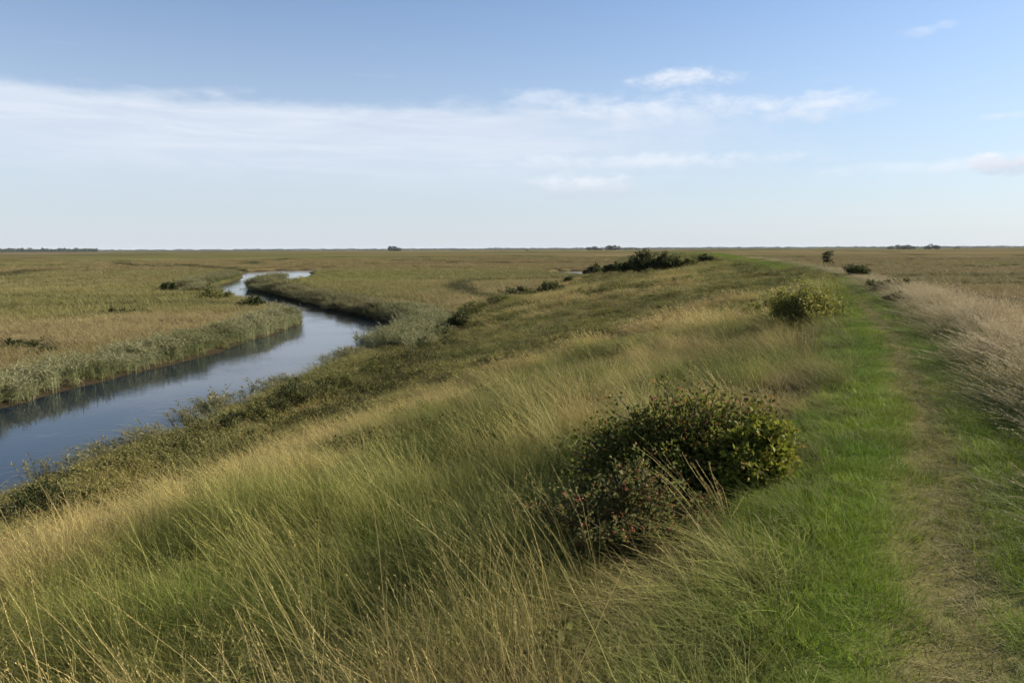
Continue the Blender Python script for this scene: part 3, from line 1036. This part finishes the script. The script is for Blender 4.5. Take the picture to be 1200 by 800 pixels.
scatter('verge_grass', 'tall pale dry grass with feathery heads along the right verge', 'grass', C_VERGE, x, y, ca, cb, 1 + d / 45, (1 - 0.65 * ss(20, 50, d)) * (0.65 + 0.5 * fbm(x, y, 1.4, 107, 2)) * (0.44 + 0.58 * ss(-0.9, -2.1, Z['u'])))

# marsh, near bank and reeds
marsh_here = lambda Z: ((Z['s'] >= 0.985) | (Z['u'] < -12)) * (Z['w'] > np.where(Z['y'] > 130, 3.2, 0.7)) * (Z['creek'] > 0.2)


x, y, Z = many([(14, 40, 6), (40, 75, 3.0), (75, 130, 1.1)], lambda Z: marsh_here(Z) * (Z['side'] > 0))
d = np.hypot(x, y)
ca, cb = marsh_colours(x, y)
gold = (1 - ss(2.5, 9, Z['w'])) * (1 - ss(40, 85, d))
ca = mixc(ca, (0.190, 0.150, 0.030), gold * 0.55)
nearbank = (Z['x'] > -15) & (Z['y'] < 62) & (Z['side'] > 0)
ca = np.where(nearbank[:, None], mixc((0.090, 0.112, 0.022), (0.20, 0.170, 0.036), ss(0.4, 0.65, fbm(x, y, 3.0, 114, 2))), ca)
scatter('marsh_grass', 'low olive and golden marsh grass covering the flats and bank', 'grass', C_CARPET, x, y, ca, cb, 1 + d / 80, (0.40 + 0.6 * fbm(x, y, 3.0, 115, 2)) * np.where(nearbank, 0.4 + 0.6 * ss(0.5, 5, Z['w']), 1.0))
x, y, Z = many([(70, 130, 0.55), (130, 260, 0.28), (260, 480, 0.07)], marsh_here)
d = np.hypot(x, y)
ca, cb = marsh_colours(x, y)
scatter('far_marsh_grass', 'tawny marsh grass stretching away over the distant flats', 'grass', C_BROAD, x, y, ca, cb, 1 + d / 170, 0.55 + 0.7 * fbm(x, y, 7.0, 116, 2))


def along(L, a, b, n, width, off):
    """points beside a polyline between two of its parameters, off to its left by off"""
    t = rng.uniform(a, b, n)
    i = np.minimum(t.astype(int), len(L) - 2)
    e = L[i + 1] - L[i]
    ln = np.linalg.norm(e, axis=1, keepdims=True)
    nrm = np.column_stack([-e[:, 1], e[:, 0]]) / ln
    P = L[i] + (t - i)[:, None] * e + nrm * (off + rng.uniform(-width, width, n))[:, None]
    return P[:, 0], P[:, 1]


def by_length(L, per_m):
    return int(np.linalg.norm(np.diff(L, axis=0), axis=1).sum() * per_m)


LB, RB = np.array(LEFT_BANK, float), np.array(RIGHT_BANK, float)


def along_even(L, per_m, width, off):
    seg = np.linalg.norm(np.diff(L, axis=0), axis=1)
    X, Y = [], []
    for i, s in enumerate(seg):
        x, y = along(L, i, i + 0.9999, max(1, int(s * per_m)), width, off)
        X.append(x)
        Y.append(y)
    return np.concatenate(X), np.concatenate(Y)


def reeds(name, label, L, per_m, width, off, base, tip, h0, h1, seed):
    x, y = along_even(L, per_m, width, off)
    Z = zones(x, y)
    k = (Z['w'] > 0.12) & (Z['w'] < 7)
    x, y = x[k], y[k]
    f = fbm(x, y, 3.5, seed, 3)
    ca = mixc(base, tip, ss(0.35, 0.62, f))
    cb = mixc((0.23, 0.205, 0.10), (0.32, 0.275, 0.15), f)
    d = np.hypot(x, y)
    scatter(name, label, 'reeds', C_REED, x, y, ca, cb, 1 + d / 160, h0 + (h1 - h0) * fbm(x, y, 2.2, seed + 5, 2), turn=0.7)


SILVER, GREYGREEN, DULL = (0.255, 0.280, 0.135), (0.115, 0.145, 0.046), (0.100, 0.102, 0.034)
reeds('reed_bed', 'silvery grey-green reeds lining the far river bank up to the bend', LB[:8], 8.0, 0.9, 0.95, GREYGREEN, SILVER, 0.35, 1.25, 121)
reeds('reed_bed', 'grey-green reeds along the upper left bank far beyond the bend', LB[10:15], 4.0, 1.6, 2.4, DULL, GREYGREEN, 0.5, 1.15, 123)
reeds('reed_bed', 'dull green reeds around the far loop of the river', RB[5:8], 5.0, 1.5, 1.5, DULL, GREYGREEN, 0.5, 1.25, 125)
reeds('reed_bed', 'tall dull reeds on the spit that hides part of the far loop', RB[5:7], 5.0, 1.6, 1.6, DULL, GREYGREEN, 0.7, 1.35, 133)
reeds('reed_bed', 'dark low reeds along the bank across the river bend', RB[7:11], 5.0, 1.5, 1.6, (0.075, 0.080, 0.026), DULL, 0.4, 0.95, 127)
reeds('reed_bed', 'pale windblown reeds on the near bank at the bend', RB[10:14], 6.5, 1.9, 2.2, GREYGREEN, SILVER, 0.4, 0.95, 129)
reeds('reed_bed', 'sparse green reeds at the water edge of the near bank', RB[13:18], 1.6, 0.6, 0.8, DULL, GREYGREEN, 0.3, 0.6, 131)

# leafy low growth: near bank, dyke foot and the edges of the creeks
x, y, Z = many([(14, 40, 4.5), (40, 75, 2.2)],
               lambda Z: (Z['side'] > 0) * (Z['w'] > 0.6) * (Z['x'] > -16) * np.clip(1.4 * ss(0.45, 0.62, fbm(Z['x'], Z['y'], 3.0, 141, 2)) * ((Z['s'] > 0.97) | (tan_dist(Z['x'], Z['y'])[1] > 0) & (tan_dist(Z['x'], Z['y'])[0] > 0.8) & (Z['y'] < 58)), 0, 1))
f = fbm(x, y, 2.5, 142, 2)
ca = mixc((0.085, 0.108, 0.022), (0.195, 0.185, 0.040), ss(0.35, 0.65, f))
cb = np.tile((0.25, 0.20, 0.09), (len(x), 1))
scatter('bank_herbs', 'leafy green and yellowing herbs on the strip below the dyke', 'herbs', C_HERB, x, y, ca, cb, 0.9 + 0.5 * f, (0.4 + 0.8 * fbm(x, y, 2.0, 143, 2)) * (0.5 + 0.5 * ss(0.5, 4, Z['w'])), turn=3.0)
x, y, Z = many([(16, 45, 3.0), (45, 100, 1.4)], lambda Z: (Z['u'] > 0) * (Z['y'] > 20) * np.exp(-(np.where(Z['s'] < 0.9999, Z['dT'], Z['toe_out']) / 1.3) ** 2) * ss(0.3, 0.5, fbm(Z['x'], Z['y'], 4.0, 161, 2)))
d = np.hypot(x, y)
f = rng.uniform(0, 1, len(x))
scatter('ditch_scrub', 'dark scrub filling the shallow ditch along the foot of the dyke', 'scrub', C_HERB, x, y, mixc((0.034, 0.044, 0.012), (0.070, 0.078, 0.020), f), mixc((0.10, 0.09, 0.035), (0.16, 0.13, 0.05), f), 0.9 + 0.6 * f, 0.8 + 0.9 * f, turn=3.0)
x, y, Z = many([(3, 9, 16), (9, 18, 7), (18, 40, 2.0), (40, 75, 1.2), (75, 150, 0.45)],
               lambda Z: on_slope(Z) * ss(1.3, 2.6, Z['u']) * by_roses(Z['x'], Z['y']) * np.clip(ss(0.58, 0.68, fbm(Z['x'], Z['y'], 1.9, 85, 2)) * 0.55
                         + ss(30, 55, Z['y']) * ss(0.25, 0.5, Z['s']) * ss(0.56, 0.66, fbm(Z['x'], Z['y'], 4.0, 151, 3)) * 0.9, 0, 1))
d = np.hypot(x, y)
f = rng.uniform(0, 1, len(x))
ca = mixc((0.050, 0.080, 0.012), (0.110, 0.125, 0.022), f)
cb = np.tile((0.20, 0.165, 0.065), (len(x), 1))
scatter('slope_herbs', 'dark leafy herbs filling the hollows of the dyke slope', 'herbs', C_HERB, x, y, ca, cb, 0.45 + 0.35 * f + d / 70, (0.6 + 0.5 * f) * (0.8 + d / 110), turn=3.0)
X, Y, S = [], [], []
for L, hw in CREEKS:
    dd = np.hypot(L[:, 0], L[:, 1]).mean()
    xx, yy = along_even(L, min(2.2, 160 / dd), hw * 0.9 + 0.5, 0.0)
    X.append(xx)
    Y.append(yy)
    S.append(np.full(len(xx), 1.0 + dd / 110))
x, y, sc = np.concatenate(X), np.concatenate(Y), np.concatenate(S)
k = (fbm(x, y, 7.0, 145, 2) > 0.30) & (zones(x, y)['w'] > 0.5)
x, y, sc = x[k], y[k], sc[k]
ca = mixc((0.040, 0.044, 0.018), (0.062, 0.066, 0.026), rng.uniform(0, 1, len(x)))
scatter('creek_scrub', 'dark low scrub following the creeks across the marsh', 'scrub', C_HERB, x, y, ca, ca * 1.3, sc, (0.8 + 0.6 * rng.uniform(0, 1, len(x))) * (0.6 + 0.4 * sc), turn=3.0)


# ------------------------------------------------------------------ shrubs and trees (things)
def tube(path, radii, sides=5):
    path = np.asarray(path, float)
    n = len(path)
    V, Q = [], []
    for i in range(n):
        t = path[min(i + 1, n - 1)] - path[max(i - 1, 0)]
        t /= np.linalg.norm(t) + 1e-9
        a = np.cross(t, (0.3, 0.9, 0.1))
        a /= np.linalg.norm(a) + 1e-9
        b = np.cross(t, a)
        for j in range(sides):
            th = 2 * math.pi * j / sides
            V.append(path[i] + radii[i] * (a * math.cos(th) + b * math.sin(th)))
    for i in range(n - 1):
        for j in range(sides):
            Q.append((i * sides + j, i * sides + (j + 1) % sides, (i + 1) * sides + (j + 1) % sides, (i + 1) * sides + j))
    V, Q = np.array(V), np.array(Q)
    return V, Q, np.zeros((len(V), 2))


def leafmesh(name, parts, m):
    V, Q, A = join(parts)
    return new_mesh(name, V, Q, [m], {'bv': ('FLOAT_COLOR', np.column_stack([A, np.zeros(len(A)), np.ones(len(A))]))})


def balls(P, r, name, m):
    oc = np.array([(0, 0, 1.15), (1, 0, 0), (0, 1, 0), (-1, 0, 0), (0, -1, 0), (0, 0, -1.0)])
    of = np.array([(0, 1, 2), (0, 2, 3), (0, 3, 4), (0, 4, 1), (5, 2, 1), (5, 3, 2), (5, 4, 3), (5, 1, 4)])
    V = (P[:, None, :] + oc[None] * (r * rng.uniform(0.7, 1.2, (len(P), 1, 1)))).reshape(-1, 3)
    T = (of[None] + (np.arange(len(P)) * 6)[:, None, None]).reshape(-1, 3)
    return new_mesh(name, V, None, [m], smooth=True, tris=T)


def bush_parts(rx, ry, h, leaf, n_stems, n_leaf, m_leaf, hips=0, bare=0.0, lean=-0.15, lobes=None):
    """stems fan out into several uneven lobes; leaves stand in sprays along them, with stray shoots above"""
    nl = rng.integers(5, 9)
    la = rng.uniform(0, 2 * math.pi, nl)
    lr = np.sqrt(rng.uniform(0.0, 0.55, nl))
    lob = np.column_stack([np.cos(la) * lr * rx, np.sin(la) * lr * ry, h * rng.uniform(0.50, 1.0, nl) * (1 - 0.35 * lr ** 2)])
    lob[0] = (rng.normal(0, 0.15) * rx, rng.normal(0, 0.15) * ry, h)
    lw = rng.uniform(0.30, 0.52, nl)
    if lobes:
        nl = len(lobes)
        lob = np.array([(a * rx, b * ry, c * h) for a, b, c, d in lobes])
        lw = np.array([d for a, b, c, d in lobes])
    stems, tips = [], []
    for i in range(n_stems):
        q = lob[i % nl]
        a = rng.uniform(0, 2 * math.pi)
        k = math.sqrt(rng.uniform(0.0, 1.0))
        w = lw[i % nl]
        end = np.array([q[0] + math.cos(a) * k * w * rx + lean * h, q[1] + math.sin(a) * k * w * ry, q[2] * (1 - 0.62 * k ** 2) * rng.uniform(0.75, 1.08)])
        if i % 11 == 0:
            end *= (1.12, 1.12, 1.22)
        end[2] = max(end[2], 0.08 * h)
        st = np.array([q[0] * 0.35, q[1] * 0.35, -0.08]) + rng.normal(0, 0.05 * rx, 3) * (1, 1, 0)
        mid = (st + end) / 2 + np.array([0, 0, h * 0.15]) + rng.normal(0, 0.06 * h, 3)
        t = np.linspace(0, 1, 6)[:, None]
        path = (1 - t) ** 2 * st + 2 * t * (1 - t) * mid + t ** 2 * end
        stems.append(tube(path, np.linspace(0.010, 0.003, 6) * h / 0.9, 4))
        tips.append(path)
    T = np.array(tips)
    nc = max(60, n_leaf // 16)
    f = rng.beta(2.0, 0.9, nc) * 5
    i = np.minimum(f.astype(int), 4)
    fr = (f - i)[:, None]
    si = rng.integers(0, n_stems, nc)
    C = T[si, i] * (1 - fr) + T[si, i + 1] * fr + rng.normal(0, 0.06 * h, (nc, 3))
    P = C[rng.integers(0, nc, n_leaf)] + rng.normal(0, 0.030 * h + 0.35 * leaf, (n_leaf, 3))
    P[:, 2] = np.maximum(P[:, 2], 0.02)
    if bare:
        P = P[rng.uniform(0, 1, n_leaf) > bare]
    nrm = P / (np.linalg.norm(P, axis=1, keepdims=True) + 1e-6)
    lf = leaf_faces(P, leaf, nrm)
    hp = None
    if hips:
        bunch = T[rng.integers(0, n_stems, max(4, hips // 4)), 5] + rng.normal(0, 0.02, (max(4, hips // 4), 3))
        hp = bunch[rng.integers(0, len(bunch), hips)] + rng.normal(0, 0.022, (hips, 3))
    return stems, lf, hp


def bush(name, label, cat, loc, rx, ry, h, leaf, n_stems, n_leaf, m_leaf, hips=0, group=None, rot=0.0, lean=-0.15, bare=0.0, sink=0.0, lobes=None):
    o = link(name, None, label=label, category=cat)
    if group:
        o['group'] = group
    x, y = loc[0], loc[1]
    z = float(height([x], [y])[0]) - sink
    o.location = (x, y, z)
    o.rotation_euler = (0, 0, rot)
    st, lf, hp = bush_parts(rx, ry, h, leaf, n_stems, n_leaf, m_leaf, hips, lean=lean, bare=bare, lobes=lobes)
    V, Q, A = join(st)
    link('stems', new_mesh('stems', V, Q, [M_STEM]), o, kind='stuff')
    link('foliage', leafmesh('foliage', [lf], m_leaf), o, kind='stuff')
    if hp is not None:
        link('rose_hips', balls(hp, 0.013, 'rose_hips', M_HIP), o, kind='stuff')
    return o


# the two rose bushes beside the lane
bush('rose_bush', 'large dense green wild rose bush beside the lane with orange hips', 'rose bush', (1.52, 6.55), 0.97, 0.75, 1.0, 0.036, 200, 22000, M_ROSE, 44, 'wild rose bushes', lean=0.0,
     lobes=[(-0.78, -0.1, 0.55, 0.32), (-0.42, 0.1, 0.80, 0.36), (-0.05, 0.05, 1.0, 0.40), (0.32, 0.1, 0.93, 0.36), (0.66, 0.0, 0.78, 0.32), (0.25, -0.5, 0.62, 0.40), (-0.35, -0.5, 0.45, 0.40)])
bush('rose_bush', 'smaller reddening rose bush sunk in tall grass before the larger one', 'rose bush', (0.94, 5.42), 0.72, 0.55, 0.60, 0.030, 130, 12000, M_ROSE_RED, 70, 'wild rose bushes', lean=0.0,
     lobes=[(-0.75, 0.0, 0.72, 0.32), (-0.3, 0.1, 0.92, 0.36), (0.1, 0.2, 1.0, 0.40), (0.5, 0.0, 0.80, 0.36), (0.2, -0.5, 0.62, 0.42), (-0.4, -0.5, 0.5, 0.36), (0.8, -0.3, 0.5, 0.3)])
bush('leafy_shrub', 'sunlit yellow-green shrub hugging the lane side of the large rose bush', 'bush', (2.05, 6.15), 0.58, 0.52, 0.66, 0.046, 70, 7000, M_YELLOW, lean=0.0)
# leafy mound hiding the lane further on
bush('leafy_mound', 'yellow-green leafy mound of scrub crowding the lane at its bend', 'bush', ground_hit(936, 384), 1.15, 1.5, 1.32, 0.055, 180, 28000, M_MOUND, lean=-0.1)
bush('leafy_mound', 'lower olive scrub spreading left of the leafy mound', 'bush', ground_hit(896, 376), 1.3, 1.2, 0.85, 0.06, 90, 11000, M_MOUND, lean=-0.1)
# right of the lane
bush('round_bush', 'round dark bush standing alone right of the lane far off', 'bush', ground_hit(1004, 324), 0.95, 1.0, 0.80, 0.07, 80, 8000, M_DARK)
bush('verge_bush', 'long dark bush at the lane edge amid pale verge grass', 'bush', ground_hit(1046, 341), 0.6, 1.5, 0.45, 0.065, 60, 6000, M_DARK)
bush('verge_bush', 'small dark bush at the lane edge nearer than the long one', 'bush', ground_hit(1056, 354), 0.45, 0.9, 0.36, 0.055, 50, 4200, M_DARK)


def small_tree(label, loc, h, w, skew):
    o = link('windblown_tree', None, label=label, category='tree')
    z = float(height([loc[0]], [loc[1]])[0])
    o.location = (loc[0], loc[1], z)
    path = [(0, 0, -0.2), (0.05 * skew, 0, h * 0.3), (0.02 * skew, 0.02, h * 0.62), (0.10 * skew, 0, h * 0.92)]
    parts = [tube(path, [0.16, 0.13, 0.09, 0.04], 6)]
    ends = []
    for i in range(9):
        b = np.array(path[1 + i % 3]) + np.array([0, 0, rng.uniform(0, 0.15) * h])
        e = b + np.array([skew * rng.uniform(0.15, 1.0) * w, rng.normal(0, 0.25) * w, rng.uniform(-0.02, 0.22) * h])
        parts.append(tube([b, (b + e) / 2 + (0, 0, 0.05 * h), e], [0.03, 0.02, 0.008], 4))
        ends += [e, (b + e) / 2, b + (e - b) * 0.75]
    ends += [np.array(path[3]), np.array(path[3]) + (0, 0, 0.1 * h), np.array(path[2])]
    V, Q, A = join(parts)
    link('trunk', new_mesh('trunk', V, Q, [M_STEM]), o)
    E = np.array(ends)
    P = E[rng.integers(0, len(E), 1100)] + rng.normal(0, 0.09 * w, (1100, 3)) * (1, 1, 0.7)
    link('crown', leafmesh('crown', [leaf_faces(P, 0.36)], M_DARK), o, kind='stuff')


small_tree('small windblown tree with a branch trailing right of its trunk beyond the lane', at(965, 310.5, 0.5), 3.6, 2.9, 1.0)
bush('low_bush', 'low dark bush under the small windblown tree', 'bush', at(972, 311.0, 0.5), 2.0, 1.6, 1.2, 0.25, 30, 1200, M_DARK)

# thicket on the far shoulder of the dyke
TH = 'bushes of the dark thicket on the far shoulder of the dyke'
for px_, py_, w_, h_, lab, m_ in [
        (704, 321, 20, 6, 'low dark bush at the left tip of the far thicket', M_DARK),
        (722, 321, 22, 8, 'dark bush second from the left tip of the far thicket', M_DARK),
        (742, 321, 22, 13, 'rising dark bush left of the thicket summit', M_DARK),
        (762, 320, 24, 18, 'tallest dark bush at the summit of the far thicket', M_DARK),
        (783, 319, 24, 16, 'broad dark bush just right of the thicket summit', M_DARK),
        (802, 315, 18, 9, 'paler olive bush at the right end of the far thicket', M_OLIVE),
        (824, 309, 26, 6, 'flat dark bush trailing off along the dyke crest', M_DARK)]:
    dd = 112.0 + (px_ - 760) * 0.15
    hit = ground_hit(px_, py_)
    bush('thicket_bush', lab, 'bush', hit, w_ * 0.85 * hit[1] / FPX, 0.9 * w_ * hit[1] / FPX, h_ * hit[1] / FPX * 1.5, 0.0026 * hit[1], 44, 4200, m_, group=TH, lean=-0.05)

# scrub along the foot of the dyke and on the near bank
FOOT = 'scrub bushes along the foot of the dyke'
for px_, py_, w_, h_, lab, m_ in [
        (36, 602, 74, 40, 'dark spreading bush at the foot of the slope by the frame edge', M_DARK),
        (8, 656, 40, 26, 'dark clump in the straw grass at the lower left', M_DARK),
        (92, 592, 40, 20, 'small olive bush beside the dark spreading bush', M_OLIVE),
        (222, 527, 22, 13, 'small round dark bush alone on the yellow bank', M_DARK),
        (262, 505, 30, 16, 'dark bush on the bank between two smaller ones', M_DARK),
        (302, 492, 52, 26, 'olive bush in front of the large bank bush', M_OLIVE),
        (344, 474, 66, 34, 'large dark bush on the near bank above the river', M_DARK),
        (392, 456, 52, 24, 'olive bush right of the large bank bush', M_OLIVE),
        (438, 442, 40, 18, 'dull bush where the bank meets the slope', M_OLIVE),
        (498, 412, 22, 18, 'dark bush low in the shaded foot of the dyke', M_DARK),
        (516, 398, 26, 20, 'dark bush in the middle of the shaded foot', M_DARK),
        (538, 384, 34, 24, 'large dark bush at the corner of the dyke foot', M_DARK),
        (560, 371, 40, 22, 'olive bush above the corner of the dyke foot', M_OLIVE),
        (584, 358, 36, 17, 'pale olive bush on the slope edge against the marsh', M_OLIVE),
        (612, 348, 36, 14, 'dark bush on the slope edge against the marsh', M_DARK),
        (646, 342, 28, 13, 'dark ragged bush halfway along the slope edge', M_DARK),
        (668, 333, 16, 8, 'small dark bush below the small pond', M_DARK),
        (622, 362, 40, 9, 'low brown patch of scrub on the rough slope', M_OLIVE),
        (690, 350, 44, 8, 'low olive scrub high on the rough slope', M_OLIVE)]:
    hit = ground_hit(px_, py_)
    dd = math.hypot(*hit)
    bush('scrub_bush', lab, 'bush', hit, w_ * 0.60 * dd / FPX, 0.75 * w_ * dd / FPX, h_ * dd / FPX * 0.95, max(0.05, 0.0022 * dd), 40, 3200, m_, group=FOOT, lean=-0.1)

MS = 'scrub bushes standing on the marsh'
for px_, py_, w_, h_, lab, m_ in [
        (14, 409, 44, 9, 'flat dark bush on the marsh at the left edge', M_DARK),
        (54, 415, 40, 9, 'flat dark bush on the marsh creek near the left edge', M_DARK),
        (132, 371, 36, 6, 'low dark bush alone mid marsh', M_DARK),
        (158, 371, 28, 6, 'low dark bush beside the one mid marsh', M_DARK),
        (198, 342, 22, 8, 'dark bush near the reeds of the upper bank', M_DARK),
        (252, 352, 34, 9, 'olive bush behind the reed bend', M_OLIVE),
        (296, 362, 28, 11, 'dark bush just behind the reed bend', M_DARK)]:
    p = at(px_, py_, 0.5)
    dd = math.hypot(*p)
    bush('marsh_bush', lab, 'bush', p, w_ * 0.62 * dd / FPX, 0.6 * w_ * dd / FPX, h_ * dd / FPX * 1.35, 0.0022 * dd, 40, 2600, m_, group=MS, lean=-0.05)


# ------------------------------------------------------------------ far trees on the horizon
def far_clump(name, label, cat, px_, dist, w_, h_, kind=None, n=900, group=None, tail=0.0):
    d = pixel_ray(px_, 292.0)
    k = dist / math.hypot(d.x, d.y)
    o = link(name, None, label=label, category=cat)
    o.location = (d.x * k, d.y * k, 0.45)
    o.rotation_euler = (0, 0, -math.atan2(d.x, d.y))
    W_, H_ = w_ / FPX * dist, 1.35 * h_ / FPX * dist
    lumps = max(4, int(w_ / 2.5))
    cx = np.linspace(-W_ / 2, W_ / 2, lumps) * 0.85 + rng.normal(0, W_ / lumps * 0.3, lumps)
    hh = H_ * rng.uniform(0.7, 1.0, lumps) * (1 - 0.35 * np.abs(cx / (W_ / 2)) ** 2.5)
    rr = np.maximum(W_ / lumps * 0.9, H_ * 0.35) * rng.uniform(0.8, 1.1, lumps)
    cy = rng.normal(0, H_ * 0.6, lumps)
    li = rng.integers(0, lumps, n)
    v = rng.normal(0, 1, (n, 3))
    v /= np.linalg.norm(v, axis=1, keepdims=True)
    rad = rng.uniform(0.5, 1.0, (n, 1)) ** 0.5
    P = np.column_stack([cx[li] + v[:, 0] * rr[li] * rad[:, 0], cy[li] + v[:, 1] * rr[li] * rad[:, 0], hh[li] * (0.52 + 0.46 * v[:, 2] * rad[:, 0])])
    link('crown', leafmesh('crown', [leaf_faces(P, H_ * 0.16, v)], M_FAR), o, kind='stuff')
    trunks = [tube([(a, b, -0.5), (a + 0.2, b, c * 0.3), (a, b, c * 0.6)], [H_ * 0.03, H_ * 0.025, H_ * 0.015], 5) for a, b, c in zip(cx, cy, hh)]
    V, Q, A = join(trunks)
    link('trunks', new_mesh('trunks', V, Q, [M_STEM]), o, kind='stuff')
    if kind:
        o['kind'] = kind
    if group:
        o['group'] = group


HZ = 'tree clumps on the horizon'
far_clump('tree_clump', 'lone twin-topped tree clump on the horizon left of centre', 'trees', 461, 2600, 14, 4.6, group=HZ)
far_clump('tree_clump', 'single rounded tree clump on the horizon left of a longer one', 'trees', 695, 2600, 12, 4.2, group=HZ)
far_clump('tree_clump', 'humped tree clump on the horizon beside the single rounded one', 'trees', 718, 2600, 15, 5.0, group=HZ)
far_clump('tree_clump', 'low tail of trees right of the humped horizon clump', 'trees', 738, 2700, 22, 2.4, group=HZ)
far_clump('tree_clump', 'flat twin tree clump on the horizon above the round bush', 'trees', 1051, 2500, 14, 3.6, group=HZ)
far_clump('tree_clump', 'right half of the flat twin clump on the right horizon', 'trees', 1064, 2500, 11, 3.6, group=HZ)
far_clump('tree_clump', 'small domed tree clump on the right horizon', 'trees', 1093, 2500, 12, 4.2, group=HZ)
far_clump('tree_clump', 'tiny tree clump right of the small domed one', 'trees', 1121, 2700, 5, 2.6, n=300, group=HZ)
far_clump('tree_clump', 'tiny dark tree speck on the plain right of centre', 'trees', 618, 2000, 3, 2.0, n=200, group=HZ)


def treeline(name, label, a, b, dist, h_, n, gaps=0.0, seed=0):
    """a far wood seen as one low uneven band"""
    t = rng.uniform(0, 1, n)
    px_ = a + (b - a) * t
    keep = vnoise(px_ / 9.0 + seed, np.zeros(n), seed) > gaps
    px_ = px_[keep]
    H = h_ / FPX * dist * (0.55 + 0.6 * vnoise(px_ / 5.0, np.ones(len(px_)) * seed, seed + 1))
    az = np.arctan((px_ - 600) / FPX)
    dd = dist * (1 + rng.normal(0, 0.01, len(px_)))
    P = np.column_stack([dd * np.tan(az), dd, (rng.uniform(0, 1, len(px_)) ** 1.5) * H])
    o = link(name, leafmesh(name, [leaf_faces(P, h_ / FPX * dist * 0.5)], M_FAR), kind='stuff', label=label, category='woods')
    return o


treeline('far_woods', 'dark line of far woods on the left horizon', -120, 118, 4200, 3.6, 9000, 0.0, 5)
treeline('far_woods', 'thin broken line of trees and dunes along the horizon', 100, 1400, 6500, 1.9, 42000, -1.0, 9)


# ------------------------------------------------------------------ air
def haze_box():
    m, k, out = mat('haze_air')
    v = k.node('ShaderNodeVolumePrincipled')
    v.inputs['Color'].default_value = (0.86, 0.92, 1.0, 1)
    v.inputs['Density'].default_value = HAZE_DENSITY
    v.inputs['Anisotropy'].default_value = 0.0
    k.l.new(v.outputs[0], out.inputs['Volume'])
    x0, x1, y0, y1, z0, z1 = -9600, 9600, -400, 9900, -3.0, 30.0
    V = [(x, y, z) for z in (z0, z1) for y in (y0, y1) for x in (x0, x1)]
    Q = [(0, 2, 3, 1), (4, 5, 7, 6), (0, 1, 5, 4), (2, 6, 7, 3), (0, 4, 6, 2), (1, 3, 7, 5)]
    link('haze', new_mesh('haze', V, Q, [m]), kind='stuff', label='thin pale haze lying over the whole marsh', category='haze')


HAZE_DENSITY = 0.00002
haze_box()
